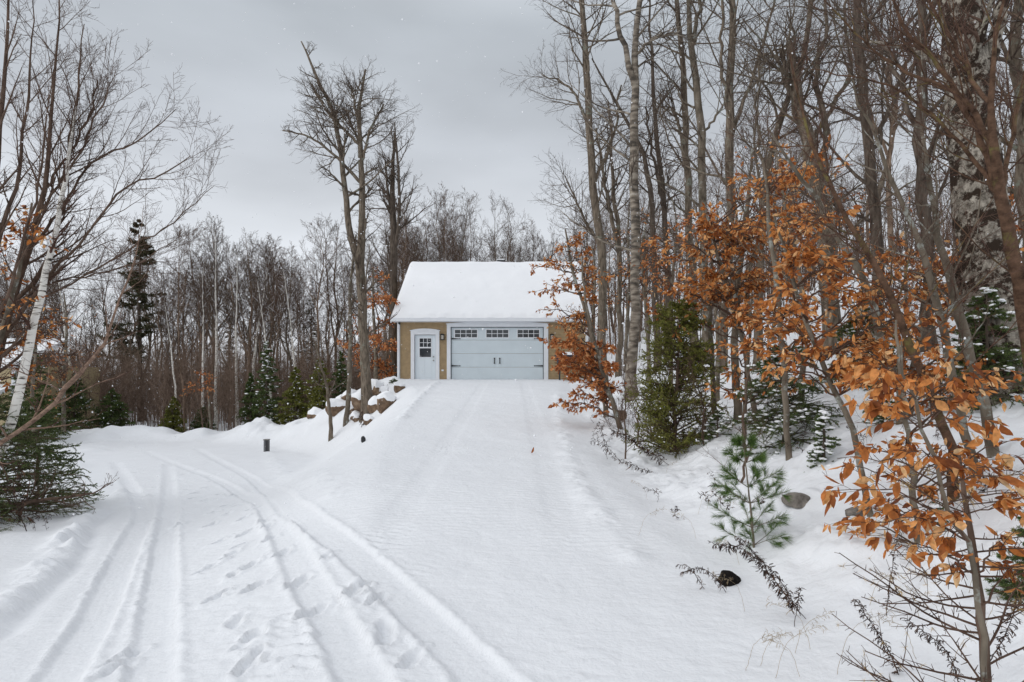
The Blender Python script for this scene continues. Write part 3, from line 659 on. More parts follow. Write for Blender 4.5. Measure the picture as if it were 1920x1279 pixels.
# ------------------------------------------------------------------ leaves and needles
def leaves(pos, d, size, rng, curl=.35, hang=.5, wfac=.55):
    """curled ovate leaf blades folded along the midrib, 11 vertices each"""
    n = len(pos); d = norm(d + rng.normal(0, .45, (n, 3)) + np.array([0, 0, -hang])); sd = norm(np.cross(d, rng.normal(0, 1, (n, 3)))); up = np.cross(sd, d)
    s = size * rng.uniform(.6, 1.2, n)[:, None]; w = s * wfac * rng.uniform(.55, 1.0, n)[:, None]; c = rng.normal(0, curl, n)[:, None]; f = rng.uniform(.1, .8, n)[:, None]; tw = rng.normal(0, .25, n)[:, None]
    rows = [pos]
    for t, wd in ((.20, .40), (.48, .5), (.76, .30)):
        m = pos + d * s * t + up * c * s * t * t * .9; sd2 = sd + up * tw * t * 2
        rows += [m - sd2 * w * wd + up * w * f * wd, m, m + sd2 * w * wd + up * w * f * wd]
    rows.append(pos + d * s + up * c * s * .8)
    V = np.stack(rows, 1); b_ = (np.arange(n) * 11)[:, None]; q = lambda *a: b_ + np.array([a])
    Q = np.stack([q(1, 2, 5, 4), q(2, 3, 6, 5), q(4, 5, 8, 7), q(5, 6, 9, 8)], 1).reshape(-1, 4)
    T = np.stack([q(0, 2, 1), q(0, 3, 2), q(7, 8, 10), q(8, 9, 10)], 1).reshape(-1, 3)
    return V.reshape(-1, 3), Q, T
def blades(pos, d, ln, wd, rng):
    n = len(pos); d = norm(d); sd = norm(np.cross(d, rng.normal(0, 1, (n, 3)))); l_ = (ln * rng.uniform(.7, 1.2, n))[:, None]
    V = np.stack([pos - sd * wd * .5, pos + sd * wd * .5, pos + d * l_ * .6 + sd * wd * .5, pos + d * l_], 1)
    b_ = (np.arange(n) * 4)[:, None]; return V.reshape(-1, 3), b_ + np.array([[0, 1, 2, 3]])
def along(P, n, rng, t0=.1, t1=1.0, even=False):
    Nn = len(P); t = (t0 + (t1 - t0) * (np.arange(n)[None] + rng.random((Nn, n))) / n); i, w = at(P, t); r_ = np.arange(Nn)[:, None]
    a, b_ = P[r_, i], P[r_, i + 1]; return (a + (b_ - a) * w[..., None]).reshape(-1, 3), norm(b_ - a).reshape(-1, 3)

# ------------------------------------------------------------------ bare trees
def crown_of(stems, rng, n1=14, n2=9, n3=6, n4=0, lf1=.3, t0=.3, ang1=(30, 60), up=.06, lenabs=None, rmin=.0025, w1=.12, lf2=.5, lf3=.5, maxr=.05, K1=7, minr1=.009, maxlen=99, taper1=.5):
    """stems: list of (K+1,4) arrays; returns limbs and twig levels"""
    out_ = []
    P1s, R1s = [], []
    for s_ in stems:
        P0 = s_[None, :, :3]; R0 = s_[None, :, 3]
        C, CR = kids(P0, R0, n1, t0, .99, ang1, lf1, K1, w1, up, rng, taper=taper1, rf=.5, rmax=maxr, rtip=.25, lenabs=lenabs, maxlen=maxlen)
        P1s.append(C); R1s.append(np.maximum(CR, CR * 0 + rmin * 1.3))
    P1, R1 = np.concatenate(P1s), np.concatenate(R1s); out_.append((P1, R1))
    P2, R2 = kids(P1, R1, n2, .12, .98, (25, 60), lf2, 5, .14, up, rng, taper=.5, rf=.6, rtip=.3); R2 = np.maximum(R2, rmin); out_.append((P2, R2))
    P3, R3 = kids(P2, R2, n3, .1, .98, (25, 60), lf3, 3, .16, up, rng, taper=.45, rf=.6, rtip=.4); R3 = np.maximum(R3, rmin * .8); out_.append((P3, R3))
    if n4:
        P4, R4 = kids(P3, R3, n4, .1, 1, (25, 60), .5, 2, .15, up, rng, rf=.7, rtip=.5); R4 = np.maximum(R4, rmin * .65); out_.append((P4, R4))
    return out_
def build_tree(e, stems, levels, mtrunk, mtwig, O, sides=10):
    b = MB()
    for s_ in stems: b.tubes(s_[None, :, :3], s_[None, :, 3], sides)
    P1, R1 = levels[0]; white = mtrunk.name.startswith('bark_birch')
    if not white: b.tubes(P1, R1, 5)
    b.build('trunk', mtrunk, e, smooth=True, origin=O)
    b = MB()
    if white: b.tubes(P1, R1, 5)
    for P_, R_ in levels[1:]: b.tubes(P_, R_, 3)
    return b.build('crown', mtwig, e, smooth=True, origin=O)

def stem_px(pts, d, rng, lean=0.0, K=18, jit=.012, ground=True, bury=.25):
    """pts (px, py, width_px[, depth offset]) -> world polyline with radius"""
    A_ = []
    for k, p in enumerate(pts):
        dd = d + (p[3] if len(p) > 3 else lean * k / max(1, len(pts) - 1)); w = W(p[0], p[1], dd); A_.append([*w, p[2] / 2 / F * dd])
    A_ = np.array(A_)
    if ground:
        z = gz(A_[0, 0], A_[0, 1]) - bury
        if A_[0, 2] > z + .35: A_ = np.vstack([[A_[0, 0], A_[0, 1], z, A_[0, 3] * 1.25], A_])
        else: A_[0, 2] = z
    S_ = resample(A_, K, rng, jit)
    if ground:                                           # root flare
        hgt = S_[:, 2] - S_[0, 2]; S_[:, 3] *= 1 + .35 * np.exp(-hgt / (S_[0, 3] * 3 + .02))
    return S_
def ptree(name, label, cat, stems, d, seed, mt, mw, group=None, K=18, jit=.015, forks=(), **kw):
    rng = np.random.default_rng(seed)
    S_ = [stem_px(stems[0], d, rng, rng.uniform(-.6, .6), K, jit)] + [stem_px(s_, d, rng, rng.uniform(-.6, .6), K, jit) for s_ in stems[1:]]
    F_ = [stem_px(s_, d, rng, rng.uniform(-1.2, 1.2) * d / 20, K, jit, ground=False) for s_ in forks]
    if forks:                                            # start each fork on the stem it leaves
        base = S_[0]
        for f_ in F_:
            allp = np.concatenate([s_ for s_ in S_] ); k = np.argmin(np.abs(allp[:, 0] - f_[0, 0]) + np.abs(allp[:, 2] - f_[0, 2])); dlt = allp[k, :3] - f_[0, :3]
            f_[:, :3] += dlt[None, :] * np.linspace(1, 0, len(f_))[:, None] ** 2
    O = (S_[0][0, 0], S_[0][0, 1], S_[0][0, 2] + .25)
    e = empty(name, O, label, cat, group)
    lv = crown_of(S_ + F_, rng, **kw); build_tree(e, S_ + F_, lv, mt, mw, O)
    return e, S_ + F_, lv, O

# forked tree beside the garage
ptree('bare_tree', 'tall forked bare tree with broken tips growing out of the boulder pile', 'tree',
      [[(688, 790, 22), (686, 700, 18), (680, 600, 17), (675, 500, 17), (680, 400, 12), (677, 300, 10), (673, 220, 7), (680, 165, 5), (685, 130, 3)]], 21.5, 21, B_GREY, T_GREY,
      forks=[[(672, 500, 14), (655, 440, 12), (645, 350, 10), (637, 280, 9), (620, 200, 7), (600, 160, 6), (580, 110, 4), (565, 78, 2.5)],
             [(636, 265, 6), (615, 225, 5), (598, 190, 4), (585, 158, 3.5)],
             [(642, 335, 7), (615, 290, 5), (575, 255, 3.5), (530, 245, 2)],
             [(673, 215, 5), (664, 190, 4.5), (659, 160, 4)],
             [(678, 290, 5), (695, 240, 4), (720, 195, 2.5)],
             [(674, 260, 5), (660, 235, 4), (648, 208, 3)]],
      n1=17, n2=8, n3=6, lf1=.30, t0=.2, up=.03, lenabs=8.0, ang1=(35, 70), rmin=.0034, taper1=.85)
ptree('slender_tree', 'pale slender trunk just left of the forked tree', 'tree', [[(650, 785, 9), (655, 700, 8), (657, 620, 7), (658, 520, 5), (668, 440, 3)]], 22.5, 22, B_SMOOTH, T_GREY, n1=10, n2=6, n3=3, lenabs=4, lf1=.3, t0=.4, rmin=.004)
ptree('sapling', 'slim dark sapling leaning over the tan boulder', 'tree', [[(620, 797, 7), (615, 745, 6), (612, 720, 5), (600, 680, 4), (592, 640, 2.5)]], 22.0, 23, B_GREY, T_GREY, n1=9, n2=5, n3=3, lenabs=2.5, lf1=.4, t0=.4, rmin=.004)
ptree('bare_tree', 'tall bare tree close behind the left end of the garage', 'tree', [[(737, 712, 17), (738, 600, 15), (738, 450, 13), (736, 350, 9), (740, 250, 3)]], 31.0, 24, B_DARK, T_GREY,
      forks=[[(737, 480, 8), (748, 400, 6), (747, 320, 5), (740, 230, 2)], [(737, 440, 7), (728, 370, 5), (722, 300, 2.5)]], n1=15, n2=8, n3=5, lenabs=10, lf1=.24, t0=.2, rmin=.0055)

# left foreground
ptree('birch', 'white barked birch leaning right at the left edge of the photo', 'tree', [[(-95, 1010, 19), (0, 840, 17), (40, 720, 15), (75, 560, 12), (100, 450, 9), (125, 330, 7), (142, 200, 3)]], 8.2, 31, B_BIRCH, T_RED,
      n1=10, n2=6, n3=4, lenabs=3.0, lf1=.3, t0=.45, rmin=.002, ang1=(20, 50), jit=.008)
ptree('maple', 'dark twiggy tree behind the white birch with long limbs reaching right into the sky', 'tree',
      [[(-40, 900, 18), (-10, 700, 14), (25, 560, 12), (60, 450, 10), (85, 330, 7.9), (100, 180, 5), (108, 30, 2.9), (112, -90, 1.4)]], 8.8, 32, B_BROWN, T_BROWN,
      forks=[[(20, 575, 8.6), (95, 470, 7.9), (120, 350, 6.5), (138, 230, 5), (150, 130, 2.9), (158, 45, 1.4)],
             [(10, 620, 6.5), (70, 540, 5), (150, 450, 4.3), (220, 360, 3.6), (270, 340, 2.9), (330, 310, 2.2), (358, 292, 1.1)],
             [(60, 450, 5.8), (125, 370, 4.3), (175, 300, 3.6), (240, 275, 2.9), (300, 235, 1.8), (330, 205, 1.1)],
             [(20, 590, 5), (130, 540, 3.6), (240, 470, 2.9), (320, 420, 2.2), (370, 375, 1.4), (402, 348, 0.86)],
             [(90, 420, 5), (150, 300, 3.6), (190, 200, 2.5), (218, 130, 1.1)],
             [(30, 560, 5), (100, 520, 3.6), (180, 510, 2.9), (260, 490, 2.2), (330, 450, 1.1)],
             [(110, 340, 4.3), (165, 230, 3.6), (183, 150, 2.2)]],
      n1=18, n2=8, n3=5, lenabs=3.0, lf1=.34, t0=.14, rmin=.0019, ang1=(18, 50), up=.07, w1=.07, taper1=.3)
ptree('maple', 'dark bare tree up the very left edge', 'tree',
      [[(-70, 800, 19), (-40, 560, 14), (-10, 330, 11), (8, 150, 6.5), (14, -60, 2.9)]], 8.0, 33, B_BROWN, T_BROWN,
      forks=[[(-45, 600, 10), (0, 450, 7.9), (35, 330, 5.8), (52, 180, 4.3), (60, 60, 2.2), (64, -30, 1.4)], [(-50, 640, 7.2), (10, 560, 5.8), (60, 400, 4.3), (85, 260, 2.9), (100, 130, 1.4)]],
      n1=16, n2=8, n3=5, lenabs=3.0, lf1=.34, t0=.15, rmin=.0019, ang1=(18, 50), up=.07, w1=.07, taper1=.3)
ptree('leaning_sapling', 'pinkish brown bare sapling slanting right across the white birch', 'tree', [[(-60, 880, 9), (0, 835, 8), (80, 775, 7.5), (140, 710, 6.5), (190, 650, 5.5), (218, 580, 4), (240, 510, 3), (262, 440, 1.5)]], 7.6, 34, B_PINK, T_RED,
      n1=18, n2=7, n3=4, lenabs=3.0, lf1=.33, t0=.25, rmin=.0018, ang1=(25, 60), jit=.025)

# right side tall trunks
tall = [
 ('tall grey trunk rising just past the right end of the garage', [(1130, 700, 17), (1128, 560, 16), (1122, 430, 15), (1108, 280, 14), (1100, 120, 12), (1090, -20, 9), (1080, -260, 4)], 19.5, B_GREY, [[(1104, 200, 7), (1096, 60, 6), (1082, -60, 4)], [(1124, 460, 6), (1090, 400, 4), (1060, 330, 2)], [(1112, 330, 7), (1150, 250, 5), (1165, 160, 3)], [(1103, 240, 6), (1070, 165, 4), (1015, 140, 1.5)]]),
 ('mottled yellow birch trunk forking high up, second tall trunk right of the garage', [(1185, 760, 21), (1190, 600, 18), (1193, 450, 17), (1190, 330, 17), (1188, 200, 15), (1195, 60, 11), (1203, -60, 9), (1210, -300, 4)], 15.5, B_YBIRCH, [[(1188, 170, 13), (1172, 100, 10), (1155, 40, 9), (1146, -60, 6), (1135, -220, 3)], [(1190, 95, 6), (1240, 65, 5), (1275, 58, 3)]]),
 ('slim grey trunk with a crooked side limb right of the mottled birch', [(1300, 620, 15), (1292, 430, 13), (1286, 260, 12), (1278, 120, 10), (1268, -10, 8), (1255, -230, 3)], 17, B_GREY, [[(1288, 300, 7), (1262, 205, 5), (1250, 210, 4), (1235, 220, 2)]]),
 ('pale straight trunk paired with the slim grey one', [(1325, 620, 18), (1318, 420, 15), (1314, 250, 14), (1302, 120, 12), (1290, 30, 9), (1280, -200, 4)], 16, B_SMOOTH, [[(1304, 105, 8), (1312, 20, 7), (1325, -120, 4)], [(1316, 250, 5), (1360, 190, 4), (1400, 120, 2)]]),
 ('grey trunk with a strong V fork above the orange beech leaves', [(1350, 705, 19), (1358, 560, 17), (1366, 420, 16), (1370, 230, 15), (1372, 100, 13), (1368, -20, 10), (1360, -260, 4)], 14, B_GREY, [[(1368, 220, 8), (1352, 120, 6), (1356, 0, 5), (1350, -120, 3)], [(1370, 240, 8), (1410, 130, 6), (1440, 40, 5), (1470, -60, 3)]]),
 ('thin dark tree between the mottled birch and the slim grey trunk', [(1252, 640, 13), (1248, 420, 10), (1228, 230, 8), (1222, 90, 5), (1215, -80, 2)], 21, B_DARK, [[(1244, 380, 6), (1225, 300, 5), (1210, 200, 3)]]),
 ('second thin dark tree leaning left behind the mottled birch', [(1232, 640, 12), (1222, 400, 10), (1210, 300, 8), (1160, 200, 5), (1110, 110, 2.5)], 20, B_DARK, []),
 ('thin twin stemmed tree between the first two tall trunks', [(1162, 680, 11), (1160, 450, 9), (1150, 350, 7), (1140, 190, 3)], 23, B_GREY, [[(1162, 480, 8), (1135, 350, 6), (1118, 240, 3)]]),
 ('thick crooked grey trunk with a broken top in the upper middle right', [(1560, 600, 30), (1545, 420, 27), (1520, 300, 25), (1500, 200, 22), (1488, 130, 16), (1480, 85, 13)], 11.5, B_GREY, [[(1535, 370, 14), (1545, 240, 12), (1530, 150, 9), (1550, 40, 6), (1545, -80, 4)], [(1505, 230, 11), (1475, 150, 9), (1465, 85, 7)], [(1545, 260, 9), (1600, 140, 7), (1590, 20, 5), (1600, -120, 3)]]),
 ('slanting grey trunk leaning right above the thick crooked one', [(1420, 640, 16), (1425, 480, 14), (1445, 300, 12), (1500, 120, 10), (1530, -40, 8), (1560, -200, 4)], 12.5, B_GREY, [[(1440, 330, 7), (1420, 220, 5), (1425, 100, 3)]]),
 ('dark upright trunk left of the big shaggy trunk', [(1650, 640, 22), (1645, 450, 20), (1625, 250, 18), (1615, 80, 15), (1610, -80, 11), (1600, -280, 5)], 10.5, B_DARK, [[(1630, 300, 9), (1680, 170, 7), (1720, 40, 5)]]),
 ('dark leaning trunk close behind the big shaggy trunk', [(1745, 640, 24), (1735, 450, 21), (1728, 250, 19), (1722, 80, 16), (1735, -60, 12), (1740, -300, 5)], 9.0, B_DARK, [[(1730, 260, 10), (1690, 140, 8), (1640, 60, 5), (1600, 0, 3)]]),
 ('grey trunk in the upper right corner of the photo', [(1935, 640, 24), (1925, 400, 22), (1912, 200, 20), (1905, 50, 18), (1900, -200, 10)], 8.5, B_GREY, []),
]
for k, (lab, st, d, m_, fk) in enumerate(tall):
    ptree('bare_tree', lab, 'tree', [st], d, 100 + k, m_, T_GREY, forks=fk, n1=12, n2=7, n3=6, lenabs=8.5, lf1=.30, t0=.25, rmin=.00017 * d, ang1=(30, 65), jit=.03, maxr=.035, group=None, up=.04)
# shaggy maple
ptree('old_maple', 'thick shaggy old trunk with dark bark patches and green lichen at the right', 'tree', [[(1885, 735, 118), (1872, 640, 104), (1850, 520, 92), (1838, 400, 84), (1822, 250, 76), (1808, 100, 70), (1800, -30, 66), (1790, -300, 40)]], 5.6, 141, B_MAPLE, T_BROWN,
      K=30, forks=[[(1830, 200, 30), (1865, 90, 24), (1890, -40, 18), (1900, -160, 12)]], n1=6, n2=8, n3=5, lenabs=4, lf1=.35, t0=.5, rmin=.0013, jit=.006)
# reddish multi-limbed tree in front of it
ptree('cherry', 'reddish brown curved tree in front of the shaggy trunk with limbs fanning up and left', 'tree', [[(1955, 800, 29), (1925, 620, 26), (1900, 480, 23), (1880, 390, 20), (1866, 300, 17), (1858, 180, 10), (1870, 60, 6.5), (1900, -80, 3.6)]], 3.9, 142, B_RED, T_RED,
      forks=[[(1875, 370, 12), (1845, 280, 11), (1800, 190, 8.6), (1745, 110, 6.5), (1690, 40, 5), (1660, -60, 2.9)],
             [(1866, 320, 10), (1830, 220, 10), (1780, 175, 6.5), (1700, 140, 5), (1620, 80, 3.6), (1545, 0, 2.2)],
             [(1876, 380, 8.6), (1820, 300, 6.5), (1750, 220, 5), (1680, 170, 3.6), (1600, 145, 2.5), (1520, 130, 1.4)],
             [(1885, 400, 8.6), (1900, 300, 7.2), (1915, 180, 5.8), (1945, 60, 3.6)],
             [(1845, 250, 7.2), (1790, 120, 5.8), (1740, 0, 4.3), (1720, -100, 2.2)]],
      n1=13, n2=7, n3=5, lenabs=1.9, lf1=.42, t0=.12, rmin=.0009, ang1=(25, 60), jit=.006, maxr=.006)
ptree('cherry_sapling', 'dark red slanting sapling leaning left through the beech leaves', 'tree', [[(1785, 850, 17), (1745, 740, 15), (1700, 640, 14), (1665, 545, 12), (1615, 455, 10), (1570, 380, 8), (1530, 290, 6), (1500, 200, 4), (1480, 100, 2)]], 3.9, 143, B_RED, T_RED,
      n1=26, n2=8, n3=5, lenabs=2.0, lf1=.45, t0=.2, rmin=.0009, ang1=(30, 65), jit=.006, maxr=.006)
for k, (lab, st, d) in enumerate([
    ('smooth grey stem standing in the snow at lower right, left one of the pair', [(1838, 905, 16), (1800, 770, 15), (1770, 640, 14), (1735, 500, 12), (1700, 400, 9), (1640, 260, 6), (1600, 150, 3)], 4.3),
    ('smooth grey stem standing in the snow at lower right, right one of the pair', [(1872, 900, 20), (1845, 760, 18), (1800, 600, 16), (1770, 480, 13), (1740, 340, 9), (1730, 200, 5), (1725, 60, 2)], 4.4),
    ('olive grey stem rising from the snow behind the orange leaves', [(1690, 745, 16), (1655, 640, 15), (1625, 540, 13), (1560, 420, 10), (1500, 330, 7), (1440, 240, 3)], 5.6),
    ('short pale grey stem right of the hemlock bush', [(1385, 790, 15), (1378, 700, 14), (1380, 560, 12), (1400, 400, 8), (1410, 280, 4)], 8.3),
    ('forked brown stem beside the hemlock bush', [(1345, 800, 11), (1335, 700, 9), (1330, 560, 8), (1300, 430, 4)], 9.3),
    ('thin grey stem behind the beech leaves left of the cherry sapling', [(1500, 760, 11), (1510, 640, 10), (1500, 520, 8), (1470, 380, 5), (1450, 250, 2)], 7.2)]):
    ptree('sapling', lab, 'tree', [st], d, 160 + k, B_SMOOTH, T_BROWN, n1=18, n2=7, n3=5, lenabs=d * .5, lf1=.38, t0=.3, rmin=.00024 * d, ang1=(30, 65), jit=.01, maxr=.008)

rq = np.random.default_rng(31)
for k in range(16):
    px = rq.uniform(1150, 1900) if k > 4 else rq.uniform(1130, 1230); d = rq.uniform(5.5, 13) if k > 4 else rq.uniform(9.5, 14); x_ = (px - CX) / F * d
    pb = HY + (CH - gz(x_, d)) * F / d; hh = rq.uniform(.7, 1.9) * F / d; ln_ = rq.uniform(-.25, .25) * hh
    ptree('sapling', 'thin knee to head high bare sapling on the snowy bank right of the driveway', 'sapling', [[(px, pb, 8 / d * 4), (px + ln_ * .3, pb - hh * .5, 5 / d * 4), (px + ln_, pb - hh, 2 / d * 4)]], d, 700 + k, B_BROWN, T_BROWN,
          group='thin bare saplings on the right bank', n1=12, n2=5, n3=3, lenabs=1.2, lf1=.5, t0=.15, rmin=.00022 * d, ang1=(25, 60), jit=.012, maxr=.004)

# ------------------------------------------------------------------ beeches holding orange leaves
def beech(name, label, stem, targets, d, seed, leaf=.08, n2=7, nl=4, n3=3, spread=.35, lm=LEAF, bm=B_SMOOTH, lf2=.36, rmin=None, group=None, hang=.55, keep=1.0):
    rng = np.random.default_rng(seed); rmin = rmin or .0003 * d
    if stem[0][1] < 1100 and 0 < stem[0][0] < 1900 and d < 10: d = hit(*stem[0][:2])[1]
    S_ = stem_px(stem, d, rng, 0, 18, .008)
    O = (S_[0, 0], S_[0, 1], S_[0, 2] + .25); e = empty(name, O, label, 'tree', group)
    br = []
    for tgt in targets:
        px, py = tgt[:2]; e_ = W(px, py, d + (tgt[2] if len(tgt) > 2 else rng.uniform(-spread, spread) * d * .25))
        dist = np.abs(S_[:, 2] - (e_[2] - .35 * abs(e_[0] - np.interp(e_[2], S_[:, 2], S_[:, 0])))); k = min(max(int(np.argmin(dist)), 2), len(S_) - 3)
        s0 = S_[k]; mid = (s0[:3] + e_) / 2 + np.array([0, 0, .10 * np.linalg.norm(e_ - s0[:3])]); r0 = min(s0[3] * .5, .0016 * d + .001)
        br.append(resample(np.array([[*s0[:3], r0], [*mid, r0 * .6], [*e_, r0 * .25]]), 8, rng, .01 * d * .25))
    br = np.array(br); P1, R1 = br[:, :, :3], np.maximum(br[:, :, 3], rmin * 1.5)
    P2, R2 = kids(P1, R1, n2, .18, 1.0, (30, 60), lf2, 5, .09, -.01, rng, taper=.6, rf=.6, rtip=.4, flat=.6, maxlen=1.4); R2 = np.maximum(R2, rmin)
    P3, R3 = kids(P2, R2, n3, .2, 1.0, (30, 55), .45, 3, .1, -.02, rng, taper=.5, rf=.7, flat=.5); R3 = np.maximum(R3, rmin * .8)
    b = MB(); b.tubes(S_[None, :, :3], S_[None, :, 3], 8); b.build('trunk', bm, e, smooth=True, origin=O)
    b = MB(); b.tubes(P1, R1, 5); b.tubes(P2, R2, 3); b.tubes(P3, R3, 3); b.build('twigs', T_BROWN, e, smooth=True, origin=O)
    a, da = along(P3, nl, rng, .15, 1); c, dc = along(P2, nl + 1, rng, .3, 1); p = np.concatenate([a, c]); dd = np.concatenate([da, dc])
    cl = fbm(p[:, 0] * 6 / leaf * .08, p[:, 2] * 6 / leaf * .08 + p[:, 1] * 5, 2) + rng.uniform(-.5, .5, len(p)); m = (cl > np.quantile(cl, 1 - keep)) if keep < 1 else np.ones(len(p), bool)
    V, Q, T = leaves(p[m], dd[m], leaf, rng, hang=hang)
    mesh_obj('foliage', V, Q, T, lm, e, smooth=True, origin=O)
    return e
def area(x0, x1, y0, y1, n, seed): r_ = np.random.default_rng(seed); return [(r_.uniform(x0, x1), r_.uniform(y0, y1)) for _ in range(n)]
beech('beech', 'nearest beech with large drooping copper leaves at the lower right edge', [(1862, 1400, 11), (1850, 1270, 10), (1830, 1100, 10), (1790, 960, 8), (1745, 830, 7), (1700, 720, 5), (1690, 640, 3)],
      [(1570, 860), (1600, 760), (1640, 920), (1640, 700), (1720, 700), (1790, 740), (1860, 790), (1640, 980), (1720, 960), (1900, 900), (1930, 960), (1890, 1020), (1700, 850), (1800, 860), (1780, 1060), (1660, 1010), (1760, 1000), (1930, 1060), (1850, 700), (1610, 700), (1930, 820), (1560, 920)], 2.0, 201, leaf=.054, n2=7, n3=2, nl=2, lf2=.36, hang=1.0, keep=.55, rmin=.0008)
beech('beech', 'beech with dense tan orange leaves filling the middle of the right side', [(1640, 960, 12), (1600, 820, 11), (1560, 720, 10), (1510, 600, 8), (1480, 500, 6), (1450, 400, 4)],
      area(1380, 1800, 480, 700, 34, 1) + area(1450, 1620, 380, 520, 8, 2), 3.5, 202, leaf=.060, n2=8, n3=3, nl=2, keep=.6, rmin=.0009)
beech('beech', 'beech with small orange leaves beside the hemlock bush top', [(1420, 800, 11), (1400, 680, 10), (1370, 560, 8), (1340, 460, 6), (1320, 380, 3)],
      area(1215, 1480, 400, 600, 36, 3) + area(1280, 1560, 320, 450, 10, 4), 4.9, 203, leaf=.075, n2=9, n3=3, nl=3, keep=.75, rmin=.0011)
beech('beech', 'beech with a loose spray of leaves high in the middle right', [(1480, 860, 12), (1470, 700, 11), (1455, 520, 9), (1440, 400, 7), (1430, 300, 4)],
      area(1360, 1600, 280, 440, 14, 5) + area(1380, 1560, 560, 660, 14, 6), 5.4, 204, leaf=.07, n2=8, n3=3, nl=2, keep=.65, rmin=.0012)
beech('beech', 'low beech with rusty leaves hanging over the driveway edge by the garage door', [(1170, 800, 10), (1150, 760, 9), (1130, 700, 8), (1115, 640, 6), (1100, 570, 4), (1090, 480, 2)],
      [(1030, 640), (1035, 690), (1045, 665), (1060, 700), (1090, 660), (1110, 720), (1075, 740), (1125, 745), (1150, 690), (1060, 640), (1140, 650), (1100, 690), (1050, 752), (1120, 700), (1085, 700), (1145, 730), (1040, 680)], 11.5, 205, leaf=.09, n2=13, n3=5, nl=3, lm=LEAF_D, keep=.8, lf2=.3, rmin=.002)
beech('beech', 'thin beech with fine orange leaves spreading over the right end of the garage roof', [(1135, 760, 9), (1112, 640, 8), (1090, 560, 6), (1070, 490, 5), (1060, 430, 3)],
      [(1000, 505), (1010, 545), (1020, 580), (1050, 460), (1090, 440), (1110, 500), (1060, 530), (1080, 590), (1120, 560), (1040, 610), (1070, 620), (1030, 495), (1105, 470), (1140, 520), (1095, 540)], 13, 206, leaf=.08, n2=13, n3=4, nl=3, keep=.6, lf2=.34, rmin=.0025)
beech('beech', 'orange leaved beech partly hidden behind the forked tree left of the garage', [(705, 720, 8), (704, 650, 7), (700, 580, 5), (700, 500, 3)],
      [(640, 640), (655, 665), (650, 620), (740, 560), (735, 600), (720, 520), (745, 650), (715, 560), (670, 690), (735, 690), (700, 630), (690, 560), (725, 640), (650, 650), (715, 680), (730, 700)], 27, 207, leaf=.13, n2=12, n3=4, nl=3, keep=.85, lm=LEAF_D, rmin=.004)
beech('beech', 'beech with rusty leaves among the dark limbs at the left edge', [(-60, 900, 12), (-30, 750, 11), (10, 600, 9), (40, 500, 6), (60, 380, 3)],
      [(0, 470), (30, 430), (60, 400), (90, 440), (20, 520), (-10, 580), (50, 560), (100, 630), (130, 640), (60, 640), (20, 660), (-20, 500), (140, 600), (30, 380), (-30, 430), (90, 700), (20, 720)], 8.4, 208, leaf=.085, n2=8, n3=3, nl=2, keep=.4, lm=LEAF, rmin=.002)
beech('beech', 'small beech spray glowing orange among the far left birches', [(395, 800, 4), (392, 760, 4), (390, 720, 3)], [(365, 722), (375, 725), (385, 728), (380, 700), (372, 690)], 30, 209, leaf=.12, n2=6, n3=3, nl=2, lm=LEAF_D, rmin=.004)
beech('beech', 'copper leaved beech spreading over the snow in front of the grey stem pair', [(1725, 1010, 13), (1712, 900, 11), (1700, 800, 9), (1690, 700, 7), (1680, 600, 4)],
      area(1570, 1940, 640, 1040, 34, 11), 3.2, 210, leaf=.058, n2=7, n3=2, nl=2, keep=.7, hang=.8, rmin=.0009)
beech('beech', 'beech with many small tan leaves in front of the dark fir at the shaggy trunk', [(1700, 790, 11), (1712, 680, 9), (1735, 580, 7), (1750, 500, 4)],
      area(1560, 1930, 440, 720, 34, 15), 6, 212, leaf=.07, n2=8, n3=3, nl=2, keep=.55, rmin=.0014)
beech('beech', 'small leaved beech between the hemlock bush and the snowy fir', [(1392, 830, 9), (1398, 740, 8), (1405, 640, 6), (1410, 560, 4)],
      area(1330, 1560, 560, 740, 18, 12), 7, 211, leaf=.075, n2=8, n3=3, nl=2, keep=.5, rmin=.0016)
# mid-distance beech understorey behind the near leaves
rg = np.random.default_rng(77)
for k, (px, py, d) in enumerate([(1210, 520, 17), (1260, 470, 14), (1180, 480, 24), (1340, 500, 11), (1620, 560, 9.5), (1700, 500, 9), (1800, 520, 9), (1900, 430, 8), (1560, 440, 12), (1450, 560, 10), (1110, 560, 22), (60, 690, 24), (120, 650, 28)]):
    tg = [(px + rg.uniform(-70, 70), py + rg.uniform(-80, 80)) for _ in range(16)]
    beech('beech', 'mid distance beech keeping small rusty leaves among the bare trunks', [(px + rg.uniform(-10, 10), py + 160, 7), (px, py + 60, 6), (px + rg.uniform(-10, 10), py - 40, 4), (px, py - 100, 2)], tg, d, 220 + k, leaf=.085, n2=7, n3=3, nl=2, keep=.4, lm=LEAF_D if k % 2 else LEAF, rmin=.0003 * d, group='rusty leaved beeches among the bare trunks')

